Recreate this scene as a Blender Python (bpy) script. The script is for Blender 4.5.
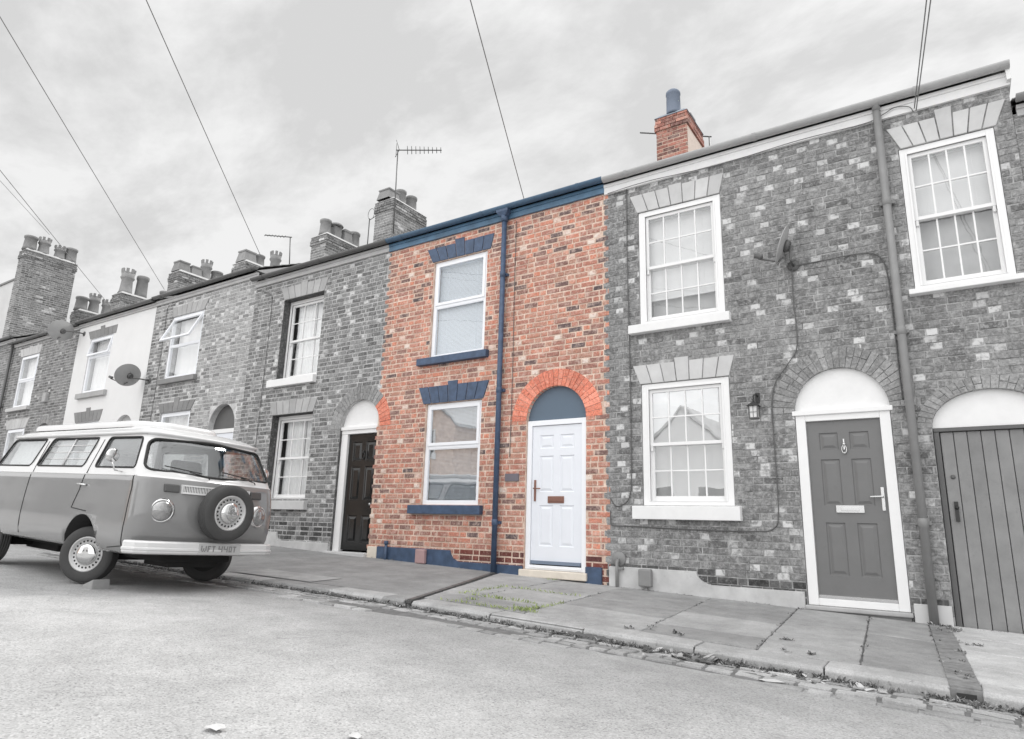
import bpy, bmesh, math, random
import numpy as np
from mathutils import Vector, Matrix, noise as mnoise
from mathutils.bvhtree import BVHTree

for o in list(bpy.data.objects):
    bpy.data.objects.remove(o)
S = bpy.context.scene
COL = S.collection
rnd = random.Random(7)

# ------------------------------------------------------------------ camera
YAW, PITCH, ROLL = 0.58919002, 0.23322468, 0.02806366
cam_d = bpy.data.cameras.new("camera")
cam = bpy.data.objects.new("camera", cam_d)
COL.objects.link(cam)
cy, sy = math.cos(YAW), math.sin(YAW)
fw = Vector((-sy*math.cos(PITCH), cy*math.cos(PITCH), math.sin(PITCH)))
rt = Vector((cy, sy, 0)); up = rt.cross(fw)
c, s = math.cos(ROLL), math.sin(ROLL)
rt2 = c*rt + s*up; up2 = -s*rt + c*up
M3 = Matrix((rt2, up2, -fw)).transposed()
cam.matrix_world = M3.to_4x4()
cam_d.sensor_width = 36.0
cam_d.lens = 660/1024*36
cam_d.clip_start = 0.05
cam_d.clip_end = 2000
S.camera = cam

# ------------------------------------------------------------------ sky, sun, exposure
SUN_EL, SUN_AZ = math.radians(50), math.radians(14)   # azimuth clockwise from +Y
w = bpy.data.worlds.new("World"); S.world = w
w.use_nodes = True
nt = w.node_tree; N = nt.nodes; L = nt.links
for n in list(N): N.remove(n)
out = N.new('ShaderNodeOutputWorld'); bg = N.new('ShaderNodeBackground')
sky = N.new('ShaderNodeTexSky'); sky.sky_type = 'NISHITA'; sky.sun_disc = False
sky.sun_elevation = SUN_EL; sky.sun_rotation = SUN_AZ
sky.dust_density = 3.0
bw = N.new('ShaderNodeHueSaturation'); bw.inputs['Saturation'].default_value = 0.0
L.new(sky.outputs[0], bw.inputs['Color'])
# a thin, even cloud layer: flattened sky brightness times soft cloud structure
lift = N.new('ShaderNodeMix'); lift.data_type = 'RGBA'
lift.inputs[0].default_value = 0.96
lift.inputs[7].default_value = (7.15, 7.15, 7.15, 1)
L.new(bw.outputs[0], lift.inputs[6])
tc = N.new('ShaderNodeTexCoord'); sep = N.new('ShaderNodeSeparateXYZ')
L.new(tc.outputs['Generated'], sep.inputs[0])
den = N.new('ShaderNodeMath'); den.operation = 'ADD'; den.inputs[1].default_value = 0.22
L.new(sep.outputs[2], den.inputs[0])
mx = N.new('ShaderNodeMath'); mx.operation = 'MAXIMUM'; mx.inputs[1].default_value = 0.12
L.new(den.outputs[0], mx.inputs[0])
dx = N.new('ShaderNodeMath'); dx.operation = 'DIVIDE'; dy = N.new('ShaderNodeMath'); dy.operation = 'DIVIDE'
L.new(sep.outputs[0], dx.inputs[0]); L.new(mx.outputs[0], dx.inputs[1])
L.new(sep.outputs[1], dy.inputs[0]); L.new(mx.outputs[0], dy.inputs[1])
cmb = N.new('ShaderNodeCombineXYZ'); L.new(dx.outputs[0], cmb.inputs[0]); L.new(dy.outputs[0], cmb.inputs[1])
SKS, SKL = 2.4, (9.7, 4.1, 2)
cmap = N.new('ShaderNodeMapping'); cmap.inputs['Location'].default_value = SKL
cmap.inputs['Rotation'].default_value = (0, 0, math.radians(35)); cmap.inputs['Scale'].default_value = (1.0, 1.5, 1)
L.new(cmb.outputs[0], cmap.inputs[0])
n1 = N.new('ShaderNodeTexNoise'); n1.inputs['Scale'].default_value = SKS; n1.inputs['Detail'].default_value = 10
n1.inputs['Roughness'].default_value = 0.62; n1.inputs['Distortion'].default_value = 0.15
L.new(cmap.outputs[0], n1.inputs['Vector'])
cr = N.new('ShaderNodeValToRGB')
cr.color_ramp.elements[0].position = 0.42; cr.color_ramp.elements[0].color = (0.91, 0.91, 0.91, 1)
cr.color_ramp.elements[1].position = 0.60; cr.color_ramp.elements[1].color = (1.17, 1.17, 1.17, 1)
L.new(n1.outputs[0], cr.inputs[0])
mul = N.new('ShaderNodeMix'); mul.data_type = 'RGBA'; mul.blend_type = 'MULTIPLY'; mul.inputs[0].default_value = 1.0
# overcast sky, boosted overhead and behind the camera to light road and house fronts
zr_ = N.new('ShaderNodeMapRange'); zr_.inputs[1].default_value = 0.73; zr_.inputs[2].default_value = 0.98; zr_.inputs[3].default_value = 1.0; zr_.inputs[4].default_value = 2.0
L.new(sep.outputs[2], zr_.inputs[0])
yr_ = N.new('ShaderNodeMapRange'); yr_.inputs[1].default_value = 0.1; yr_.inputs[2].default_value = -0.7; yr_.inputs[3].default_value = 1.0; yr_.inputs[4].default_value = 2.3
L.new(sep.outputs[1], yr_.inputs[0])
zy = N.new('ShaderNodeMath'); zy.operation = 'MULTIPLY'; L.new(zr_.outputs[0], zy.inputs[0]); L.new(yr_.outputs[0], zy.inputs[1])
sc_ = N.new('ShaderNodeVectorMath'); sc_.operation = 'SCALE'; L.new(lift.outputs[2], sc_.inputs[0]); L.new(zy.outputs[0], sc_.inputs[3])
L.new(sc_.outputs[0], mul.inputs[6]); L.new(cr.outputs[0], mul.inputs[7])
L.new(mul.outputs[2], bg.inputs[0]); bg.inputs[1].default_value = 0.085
L.new(bg.outputs[0], out.inputs[0])

sun_d = bpy.data.lights.new("sun", 'SUN'); sun_d.energy = 1.5; sun_d.angle = math.radians(12)
sun_d.color = (1.0, 0.985, 0.96)
sun = bpy.data.objects.new("sun", sun_d); COL.objects.link(sun)
sdir = Vector((math.sin(SUN_AZ)*math.cos(SUN_EL), math.cos(SUN_AZ)*math.cos(SUN_EL), math.sin(SUN_EL)))
sun.rotation_euler = sdir.to_track_quat('Z', 'Y').to_euler()
sun.location = (0, -30, 40)
S.view_settings.view_transform = 'Standard'; S.view_settings.look = 'None'
S.view_settings.exposure = 0.34; S.view_settings.gamma = 1.0
S.view_settings.use_curve_mapping = False

# ------------------------------------------------------------------ helpers
D = 8.185            # distance of the house fronts from the camera
def g(v):            # grey from an sRGB byte
    v /= 255.0
    return v/12.92 if v <= 0.04045 else ((v+0.055)/1.055)**2.4
def rgb(r, gg, b): return (g(r), g(gg), g(b), 1)
def gr(v): return (g(v), g(v), g(v), 1)

def base(x): return -0.85 - 0.0345*(x-0.2)
KY = 5.22
def cross(x): return 0.02 + min(max((-4.5-x)*0.006, 0), 0.022)
def pav(x, y): return base(x) - cross(x)*(D-y)
def kh(x): return 0.10 - 0.03*min(max((-3-x)/4, 0), 1)
def road(x, y):
    d = KY-y
    dd = min(d, 4.5)
    return pav(x, KY) - kh(x) + 0.036*dd - 0.004*dd*dd - 0.01*max(d-4.5, 0)

OFF = {}
class MB:
    def __init__(self):
        self.v = []; self.f = []; self.m = []; self.t = []; self.mi = 0; self.tint = 0.5; self.sm = []; self.smooth = False
    def face(self, idx):
        self.f.append(tuple(idx)); self.m.append(self.mi); self.t.append(self.tint); self.sm.append(self.smooth)
    def add(self, vs):
        b = len(self.v); self.v.extend([tuple(p) for p in vs]); return b
    def poly(self, pts):
        b = self.add(pts); self.face(range(b, b+len(pts)))
    def box(self, x0, x1, y0, y1, z0, z1, skip=()):
        b = self.add([(x0,y0,z0),(x1,y0,z0),(x1,y1,z0),(x0,y1,z0),(x0,y0,z1),(x1,y0,z1),(x1,y1,z1),(x0,y1,z1)])
        F = {'-z':(0,3,2,1),'+z':(4,5,6,7),'-y':(0,1,5,4),'+x':(1,2,6,5),'+y':(2,3,7,6),'-x':(3,0,4,7)}
        for k, q in F.items():
            if k not in skip: self.face([b+i for i in q])
    def hexa(self, p):        # 8 points, order like box
        b = self.add(p)
        for q in ((0,3,2,1),(4,5,6,7),(0,1,5,4),(1,2,6,5),(2,3,7,6),(3,0,4,7)): self.face([b+i for i in q])
    def prism(self, poly, y0, y1):   # poly of (x,z), counter-clockwise seen from -y
        n = len(poly)
        b = self.add([(x, y0, z) for x, z in poly] + [(x, y1, z) for x, z in poly])
        self.face(range(b, b+n)); self.face([b+n+i for i in reversed(range(n))])
        for i in range(n):
            j = (i+1) % n
            self.face((b+j, b+i, b+n+i, b+n+j))
    def tube(self, path, r, n=8, caps=True):
        path = [Vector(p) for p in path]; rings = []
        prev = None
        old = self.smooth; self.smooth = True
        for i, p in enumerate(path):
            if i == 0: t = path[1]-p
            elif i == len(path)-1: t = p-path[i-1]
            else: t = (path[i+1]-p).normalized() + (p-path[i-1]).normalized()
            t.normalize()
            if prev is None:
                a = t.orthogonal().normalized()
            else:
                a = prev - t*prev.dot(t); a.normalize()
            prev = a; bb = t.cross(a)
            rr = r[i] if isinstance(r, (list, tuple)) else r
            rings.append(self.add([p + a*(rr*math.cos(2*math.pi*k/n)) + bb*(rr*math.sin(2*math.pi*k/n)) for k in range(n)]))
        for i in range(len(rings)-1):
            for k in range(n):
                k2 = (k+1) % n
                self.face((rings[i]+k, rings[i]+k2, rings[i+1]+k2, rings[i+1]+k))
        self.smooth = old
        if caps:
            self.face([rings[0]+k for k in reversed(range(n))]); self.face([rings[-1]+k for k in range(n)])
    def lathe(self, c, prof, axis=(0,0,1), n=20, smooth=True, close=True):   # prof of (r, h)
        ax = Vector(axis).normalized(); a = ax.orthogonal().normalized(); b2 = ax.cross(a); c = Vector(c)
        rings = []
        old = self.smooth; self.smooth = smooth
        for r, h in prof:
            rings.append(self.add([c + ax*h + a*(r*math.cos(2*math.pi*k/n)) + b2*(r*math.sin(2*math.pi*k/n)) for k in range(n)]))
        for i in range(len(rings)-1):
            for k in range(n):
                k2 = (k+1) % n
                self.face((rings[i]+k, rings[i]+k2, rings[i+1]+k2, rings[i+1]+k))
        self.smooth = old
        if close:
            if prof[0][0] > 1e-4: self.face([rings[0]+k for k in reversed(range(n))])
            if prof[-1][0] > 1e-4: self.face([rings[-1]+k for k in range(n)])
    def grid(self, fn, nu, nv, smooth=True):
        b = len(self.v)
        old = self.smooth; self.smooth = smooth
        for i in range(nu+1):
            for j in range(nv+1):
                self.v.append(tuple(fn(i/nu, j/nv)))
        for i in range(nu):
            for j in range(nv):
                a = b+i*(nv+1)+j
                self.face((a, a+nv+1, a+nv+2, a+1))
        self.smooth = old
    def build(self, name, mats, parent=None, bevel=0, off=None, kind=None):
        if not isinstance(mats, (list, tuple)): mats = [mats]
        o3 = Vector(off) if off is not None else (OFF.get(parent.name, Vector()) if parent else Vector())
        me = bpy.data.meshes.new(name)
        me.from_pydata([tuple(Vector(p)-o3) for p in self.v], [], self.f)
        for m in mats: me.materials.append(m)
        me.polygons.foreach_set('material_index', self.m)
        me.polygons.foreach_set('use_smooth', self.sm)
        at = me.attributes.new('tint', 'FLOAT', 'FACE'); at.data.foreach_set('value', self.t)
        me.update()
        ob = bpy.data.objects.new(name, me); COL.objects.link(ob)
        if parent: ob.parent = parent; OFF[ob.name] = o3
        else:
            ob.location = o3; OFF[ob.name] = o3
        if bevel:
            b = ob.modifiers.new('bevel', 'BEVEL'); b.width = bevel; b.segments = 2; b.limit_method = 'ANGLE'
            b.angle_limit = math.radians(50)
        if kind: ob['kind'] = kind
        return ob

def thing(name, loc, label, cat, group=None):
    o = bpy.data.objects.new(name, None); COL.objects.link(o)
    o.location = loc; o.empty_display_size = 0.2
    o['label'] = label; o['category'] = cat
    if group: o['group'] = group
    OFF[o.name] = Vector(loc)
    return o
def tag(o, label, cat, group=None):
    o['label'] = label; o['category'] = cat
    if group: o['group'] = group
    return o

# ------------------------------------------------------------------ materials
def newmat(name):
    m = bpy.data.materials.new(name); m.use_nodes = True
    nt = m.node_tree
    return m, nt.nodes, nt.links, nt.nodes['Principled BSDF']
def texco(N, L, scale=(1,1,1)):
    t = N.new('ShaderNodeTexCoord'); mp = N.new('ShaderNodeMapping'); mp.inputs['Scale'].default_value = scale
    L.new(t.outputs['Object'], mp.inputs[0]); return mp.outputs[0]
def noise(N, L, vec, scale, detail=4, rough=0.55):
    n = N.new('ShaderNodeTexNoise'); n.inputs['Scale'].default_value = scale; n.inputs['Detail'].default_value = detail
    n.inputs['Roughness'].default_value = rough; L.new(vec, n.inputs['Vector']); return n.outputs[0]
def ramp(N, L, fac, stops, interp='LINEAR'):
    r = N.new('ShaderNodeValToRGB'); r.color_ramp.interpolation = interp
    e = r.color_ramp.elements
    while len(e) < len(stops): e.new(0.5)
    for el, (p, col) in zip(e, stops):
        el.position = p; el.color = col if len(col) == 4 else (*col, 1)
    L.new(fac, r.inputs[0]); return r.outputs[0]
def mix(N, L, fac, a, b, mode='MIX'):
    m = N.new('ShaderNodeMix'); m.data_type = 'RGBA'; m.blend_type = mode
    for sock, v in ((m.inputs[0], fac), (m.inputs[6], a), (m.inputs[7], b)):
        if isinstance(v, (int, float)): sock.default_value = v
        elif isinstance(v, tuple): sock.default_value = v
        else: L.new(v, sock)
    return m.outputs[2]
def bump(N, L, bs, h, strength, dist=0.01):
    b = N.new('ShaderNodeBump'); b.inputs['Strength'].default_value = strength; b.inputs['Distance'].default_value = dist
    L.new(h, b.inputs['Height']); L.new(b.outputs[0], bs.inputs['Normal'])
W1 = (1,1,1,1)
def mottled(name, col, var=0.12, scale=6, rough=0.7, bump_s=0.15, fine=60, metallic=0, coat=0, dirt=0.0, spec=None, tintvar=0.0):
    """one base colour with uneven, weathered tone"""
    m, N, L, b = newmat(name)
    v = texco(N, L)
    n_ = noise(N, L, v, scale, 6, 0.6)
    lo, hi = 1-var, 1+var
    r_ = ramp(N, L, n_, [(0.28, (lo,lo,lo)), (0.72, (hi,hi,hi))])
    cc = mix(N, L, 1.0, col, r_, 'MULTIPLY')
    if tintvar:
        a = N.new('ShaderNodeAttribute'); a.attribute_name = 'tint'
        r2 = ramp(N, L, a.outputs['Fac'], [(0, (1-tintvar,)*3), (1, (1+tintvar,)*3)])
        cc = mix(N, L, 1.0, cc, r2, 'MULTIPLY')
    if dirt:
        n2 = noise(N, L, v, scale*3.3, 8, 0.7)
        r2 = ramp(N, L, n2, [(0.56, (0,0,0)), (0.72, (1,1,1))])
        sc = N.new('ShaderNodeMath'); sc.operation = 'MULTIPLY'; sc.inputs[1].default_value = dirt
        L.new(r2, sc.inputs[0])
        cc = mix(N, L, sc.outputs[0], cc, tuple([x*0.45 for x in col[:3]]+[1]))
    L.new(cc, b.inputs['Base Color'])
    b.inputs['Roughness'].default_value = rough; b.inputs['Metallic'].default_value = metallic
    if coat: b.inputs['Coat Weight'].default_value = coat; b.inputs['Coat Roughness'].default_value = 0.06
    if spec is not None: b.inputs['Specular IOR Level'].default_value = spec
    if bump_s:
        nf = noise(N, L, v, fine, 3, 0.6); bump(N, L, b, nf, bump_s, 0.004)
    return m

def mortar_mat(name, lo, hi):
    m, N, L, b = newmat(name); v = texco(N, L)
    n1 = noise(N, L, v, 4.5, 8, 0.7); cc = ramp(N, L, n1, [(0.34, lo), (0.62, hi)])
    n2 = noise(N, L, v, 60, 5, 0.7); cc = mix(N, L, 1.0, cc, ramp(N, L, n2, [(0.3, (0.78,)*3), (0.7, (1.16,)*3)]), 'MULTIPLY')
    L.new(cc, b.inputs['Base Color']); b.inputs['Roughness'].default_value = 0.95; b.inputs['Specular IOR Level'].default_value = 0.2
    bump(N, L, b, n2, 0.6, 0.006); return m
def brick_mat(name, stops, smear_col, smear=0.35, white=0.0, white_col=None, sat_noise=0.22):
    m, N, L, b = newmat(name)
    v = texco(N, L)
    a = N.new('ShaderNodeAttribute'); a.attribute_name = 'tint'
    cc = ramp(N, L, a.outputs['Fac'], stops)
    n1 = noise(N, L, v, 30, 8, 0.75)
    cc = mix(N, L, 1.0, cc, ramp(N, L, n1, [(0.25, (1-sat_noise,)*3), (0.75, (1+sat_noise,)*3)]), 'MULTIPLY')
    ns = noise(N, L, v, 40, 6, 0.75)
    cc = mix(N, L, 1.0, cc, ramp(N, L, ns, [(0.32, (0.58,)*3), (0.52, (1.0,)*3), (0.70, (1.36,)*3)]), 'MULTIPLY')
    # large weathering
    n0 = noise(N, L, v, 1.1, 7, 0.65)
    cc = mix(N, L, 1.0, cc, ramp(N, L, n0, [(0.32, (0.76,)*3), (0.68, (1.16,)*3)]), 'MULTIPLY')
    # lime / mortar smears over the brick faces
    n2 = noise(N, L, v, 13, 9, 0.72)
    f2 = ramp(N, L, n2, [(0.48, (0,0,0)), (0.66, (1,1,1))])
    k = N.new('ShaderNodeMath'); k.operation = 'MULTIPLY'; k.inputs[1].default_value = smear; L.new(f2, k.inputs[0])
    cc = mix(N, L, k.outputs[0], cc, smear_col)
    n4 = noise(N, L, v, 22, 7, 0.7)
    f4 = ramp(N, L, n4, [(0.55, (0,0,0)), (0.66, (0.62,)*3)])
    cc = mix(N, L, f4, cc, smear_col)
    if white:
        gt = N.new('ShaderNodeMath'); gt.operation = 'GREATER_THAN'; gt.inputs[1].default_value = 0.95
        L.new(a.outputs['Fac'], gt.inputs[0])
        mr = N.new('ShaderNodeMapRange'); mr.inputs[1].default_value = 0.95; mr.inputs[2].default_value = 1.0; mr.inputs[3].default_value = 0.35; mr.inputs[4].default_value = 1.0; L.new(a.outputs['Fac'], mr.inputs[0])
        g2 = N.new('ShaderNodeMath'); g2.operation = 'MULTIPLY'; L.new(gt.outputs[0], g2.inputs[0]); L.new(mr.outputs[0], g2.inputs[1]); gt = g2
        n3 = noise(N, L, v, 15, 5, 0.6)
        f3 = ramp(N, L, n3, [(0.38, (0,0,0)), (0.52, (1,1,1))])
        k3 = N.new('ShaderNodeMath'); k3.operation = 'MULTIPLY'; L.new(gt.outputs[0], k3.inputs[0]); L.new(f3, k3.inputs[1])
        cc = mix(N, L, k3.outputs[0], cc, white_col)
    L.new(cc, b.inputs['Base Color']); b.inputs['Roughness'].default_value = 0.88
    b.inputs['Specular IOR Level'].default_value = 0.25
    hh = noise(N, L, v, 55, 6, 0.7); bump(N, L, b, hh, 0.55, 0.006)
    return m

B_RED = brick_mat('red_brick', [(0, rgb(98,88,90)), (0.05, rgb(134,106,100)), (0.15, rgb(164,120,109)), (0.32, rgb(180,126,112)), (0.46, rgb(193,132,115)), (0.58, rgb(187,142,125)), (0.74, rgb(203,136,116)), (0.86, rgb(216,142,118)), (0.95, rgb(213,166,149)), (1, rgb(220,196,184))], rgb(222,199,187), 0.64, 0.05, rgb(232,220,210))
B_CHIM = brick_mat('chimney_red_brick', [(0, rgb(92,78,78)), (0.3, rgb(140,98,90)), (0.6, rgb(166,112,100)), (0.9, rgb(188,128,114)), (1, rgb(200,160,146))], rgb(196,172,160), 0.6)
M_RED = mortar_mat('red_wall_mortar', rgb(190,164,148), rgb(234,212,196))
B_GREY = brick_mat('grey_brick', [(0, gr(108)), (0.12, gr(124)), (0.5, gr(134)), (0.8, gr(143)), (0.94, gr(150)), (1, gr(156))], gr(194), 0.62, 0.17, gr(216), 0.34)
M_GREY = mortar_mat('grey_mortar', gr(104), gr(190))
B_MID = brick_mat('soot_grey_brick', [(0, gr(100)), (0.25, gr(122)), (0.6, gr(136)), (0.94, gr(154)), (1, gr(158))], gr(190), 0.5, 0.05, gr(216), 0.28)
M_MID = mortar_mat('soot_mortar', gr(150), gr(204))
B_LIGHT = brick_mat('pale_grey_brick', [(0, gr(132)), (0.25, gr(152)), (0.6, gr(166)), (1, gr(186))], gr(208), 0.45, 0.08, gr(220))
M_LIGHT = mortar_mat('pale_mortar', gr(176), gr(222))
B_ENG = brick_mat('dark_engineering_brick', [(0, gr(66)), (0.6, gr(90)), (1, gr(112))], gr(158), 0.3)
B_ENGR = brick_mat('dark_red_brick', [(0, rgb(92,58,58)), (0.6, rgb(124,72,66)), (1, rgb(150,90,78))], rgb(200,170,155), 0.2)
B_ARCHR = brick_mat('orange_arch_brick', [(0, rgb(214,130,110)), (0.5, rgb(230,140,116)), (1, rgb(240,156,134))], rgb(238,184,164), 0.30)
B_ARCHG = brick_mat('grey_arch_brick', [(0, gr(136)), (0.5, gr(150)), (1, gr(164))], gr(186), 0.35)
RENDER_W = mottled('white_render', gr(230), 0.03, 2.0, 0.9, 0.3, 40)
RENDER_G = mottled('grey_cement_render', gr(196), 0.16, 4, 0.92, 0.35, 50, dirt=0.25)
RENDER_L = mottled('pale_cement_render', gr(205), 0.06, 2, 0.92, 0.3, 40)
BLUE = mottled('blue_grey_paint', rgb(68,86,112), 0.30, 9, 0.5, 0.25, 40, dirt=0.3)
BLUE_T = mottled('teal_blue_gutter_paint', rgb(74,100,124), 0.18, 5, 0.4, 0.15, 40, dirt=0.25)
BLUE_L = mottled('faded_blue_grey_paint', rgb(82,114,140), 0.28, 5, 0.45, 0.2, 40, dirt=0.3)
TYMP_B = mottled('slate_blue_panel', rgb(94,110,126), 0.03, 3, 0.55, 0.03, 40)
WHITE = mottled('white_paint', gr(238), 0.02, 5, 0.38, 0.02, 40)
UPVC = mottled('white_plastic', rgb(242,244,248), 0.012, 3, 0.28, 0.0)
STONE_W = mottled('white_painted_stone', gr(236), 0.04, 6, 0.75, 0.2, 50, dirt=0.06)
STONE_P = mottled('pale_stone', gr(200), 0.08, 5, 0.85, 0.3, 60, dirt=0.12, tintvar=0.09)
STONE_M = mottled('mid_grey_stone', gr(174), 0.10, 5, 0.85, 0.3, 60, dirt=0.15, tintvar=0.10)
STONE_D = mottled('dark_grey_stone', gr(138), 0.10, 5, 0.85, 0.25, 60, tintvar=0.08)
BEIGE = mottled('beige_stone', rgb(222,213,200), 0.08, 8, 0.85, 0.25, 60)
GUT_G = mottled('pale_grey_gutter_paint', gr(172), 0.08, 6, 0.45, 0.1, 50)
IRON_G = mottled('grey_painted_iron', gr(136), 0.10, 6, 0.5, 0.1, 50)
IRON_D = mottled('dark_grey_plastic', gr(92), 0.08, 6, 0.42, 0.05, 50)
BLACK = mottled('black_plastic', gr(48), 0.05, 6, 0.5, 0.0)
FASCIA_L = mottled('light_grey_paint', gr(234), 0.05, 4, 0.6, 0.1, 30, dirt=0.08)
FASCIA_M = mottled('weathered_grey_paint', gr(180), 0.10, 4, 0.65, 0.1, 30, dirt=0.2)
DOOR_W = mottled('white_door_paint', rgb(233,236,242), 0.025, 3, 0.32, 0.03, 40, dirt=0.05)
DOOR_G = mottled('grey_door_paint', gr(114), 0.05, 4, 0.36, 0.08, 60, dirt=0.12)
DOOR_B = mottled('black_gloss_paint', gr(30), 0.05, 3, 0.10, 0.02, 20)
WOOD_G = mottled('weathered_grey_timber', gr(138), 0.14, 5, 0.7, 0.25, 40, dirt=0.25, tintvar=0.08)
BRONZE = mottled('bronze', rgb(142,106,94), 0.05, 20, 0.35, 0.0, metallic=0.6)
STEEL = mottled('satin_steel', gr(205), 0.03, 20, 0.25, 0.0, metallic=0.9)
SIGN = mottled('slate_plate', rgb(112,108,116), 0.06, 20, 0.6, 0.1)
BLIND = mottled('white_blind', rgb(220,228,236), 0.01, 2, 0.6, 0.0)
BLIND_G = mottled('grey_white_blind', gr(226), 0.01, 2, 0.6, 0.0)
NET = mottled('white_net_curtain', gr(240), 0.03, 4, 0.8, 0.0)
SLATE = mottled('roof_slate', gr(128), 0.15, 6, 0.7, 0.3, 30)
POT = mottled('clay_pot', gr(146), 0.12, 8, 0.85, 0.2, 60, tintvar=0.12)
POT_B = mottled('blue_grey_pot', rgb(118,128,144), 0.08, 8, 0.7, 0.15, 60)
LEAD = mottled('lead_flaunching', rgb(142,150,160), 0.10, 8, 0.7, 0.2, 60)
CEM = mottled('cement_flaunching', gr(190), 0.12, 8, 0.9, 0.3, 60)
ALU = mottled('dull_aluminium', gr(96), 0.05, 20, 0.45, 0.0, metallic=0.4)
DARKROOM = mottled('dim_room_wall', gr(150), 0.05, 2, 0.9, 0.0)
DISH = mottled('grey_dish', gr(170), 0.06, 6, 0.5, 0.05)

def glass_mat(name, tint, refl=1.0, base_r=0.13, wob=0.03):
    m, N, L, b = newmat(name)
    N.remove(b)
    o = N['Material Output']
    tr = N.new('ShaderNodeBsdfTransparent'); tr.inputs[0].default_value = tint
    gl = N.new('ShaderNodeBsdfGlossy'); gl.inputs['Roughness'].default_value = 0.015; gl.inputs[0].default_value = (0.95,0.96,0.97,1)
    lw = N.new('ShaderNodeLayerWeight'); lw.inputs[0].default_value = 0.5
    fr = N.new('ShaderNodeMath'); fr.operation = 'POWER'; fr.inputs[1].default_value = 4.5; L.new(lw.outputs['Facing'], fr.inputs[0])
    k = N.new('ShaderNodeMath'); k.operation = 'MULTIPLY_ADD'; k.inputs[1].default_value = refl; k.inputs[2].default_value = base_r; k.use_clamp = True
    L.new(fr.outputs[0], k.inputs[0])
    ms = N.new('ShaderNodeMixShader'); L.new(k.outputs[0], ms.inputs[0]); L.new(tr.outputs[0], ms.inputs[1]); L.new(gl.outputs[0], ms.inputs[2])
    # old panes are never quite flat
    v = texco(N, L); nz = noise(N, L, v, 2.2, 2, 0.5)
    bp = N.new('ShaderNodeBump'); bp.inputs['Strength'].default_value = wob; bp.inputs['Distance'].default_value = 0.05
    L.new(nz, bp.inputs['Height']); L.new(bp.outputs[0], gl.inputs['Normal'])
    L.new(ms.outputs[0], o.inputs[0]); return m
GLASS = glass_mat('window_glass', (0.985,0.99,0.99,1), 0.9, 0.13)
GLASS_M = glass_mat('bright_mirroring_glass', (0.985,0.99,0.99,1), 0.6, 0.42)
GLASS_V = glass_mat('vehicle_glass', (0.90,0.91,0.91,1), 0.8, 0.16, 0.0)

# ------------------------------------------------------------------ ground
def asphalt():
    m, N, L, b = newmat('worn_asphalt')
    v = texco(N, L)
    big = noise(N, L, v, 0.5, 6, 0.6); mid = noise(N, L, v, 3.2, 6, 0.65)
    cc = ramp(N, L, big, [(0.25, gr(166)), (0.5, gr(178)), (0.75, gr(188))])
    cc = mix(N, L, 1.0, cc, ramp(N, L, mid, [(0.30, (0.84,)*3), (0.68, (1.09,)*3)]), 'MULTIPLY')
    vo = N.new('ShaderNodeTexVoronoi'); vo.inputs['Scale'].default_value = 120; L.new(v, vo.inputs['Vector'])
    sp = N.new('ShaderNodeSeparateColor'); L.new(vo.outputs['Color'], sp.inputs[0])
    chip = ramp(N, L, sp.outputs[0], [(0, (0.62,)*3), (0.25, (0.92,)*3), (0.75, (1.04,)*3), (1, (1.22,)*3)])
    cc = mix(N, L, 1.0, cc, chip, 'MULTIPLY')
    cr = noise(N, L, v, 1.3, 10, 0.75)
    cf = ramp(N, L, cr, [(0.60, (0,0,0)), (0.70, (0.5,)*3)])
    cc = mix(N, L, cf, cc, gr(206))
    wv = N.new('ShaderNodeTexNoise'); wv.inputs['Scale'].default_value = 1.4; wv.inputs['Detail'].default_value = 6; L.new(v, wv.inputs['Vector'])
    wm = N.new('ShaderNodeVectorMath'); wm.operation = 'MULTIPLY_ADD'; wm.inputs[1].default_value = (1.1,1.1,0); L.new(wv.outputs['Color'], wm.inputs[0]); L.new(v, wm.inputs[2])
    ck = N.new('ShaderNodeTexVoronoi'); ck.feature = 'DISTANCE_TO_EDGE'; ck.inputs['Scale'].default_value = 0.55; L.new(wm.outputs[0], ck.inputs['Vector'])
    cm_ = ramp(N, L, ck.outputs['Distance'], [(0.0, (1,1,1)), (0.013, (0,0,0))])
    cn = ramp(N, L, noise(N, L, v, 0.8, 4, 0.6), [(0.52, (0,0,0)), (0.62, (0.38,)*3)])
    cf2 = mix(N, L, 1.0, cm_, cn, 'MULTIPLY'); cc = mix(N, L, cf2, cc, gr(120))
    sx = N.new('ShaderNodeSeparateXYZ'); L.new(v, sx.inputs[0])
    ed = N.new('ShaderNodeMapRange'); ed.inputs[1].default_value = 4.0; ed.inputs[2].default_value = 5.1; L.new(sx.outputs[1], ed.inputs[0])
    en = ramp(N, L, noise(N, L, v, 2.6, 8, 0.7), [(0.38, (0,0,0)), (0.66, (0.6,)*3)])
    ef = mix(N, L, 1.0, ed.outputs[0], en, 'MULTIPLY'); cc = mix(N, L, ef, cc, gr(138))
    L.new(cc, b.inputs['Base Color']); b.inputs['Roughness'].default_value = 0.92; b.inputs['Specular IOR Level'].default_value = 0.2
    bump(N, L, b, vo.outputs['Distance'], 0.5, 0.006)
    return m
ASPH = asphalt()
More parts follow.
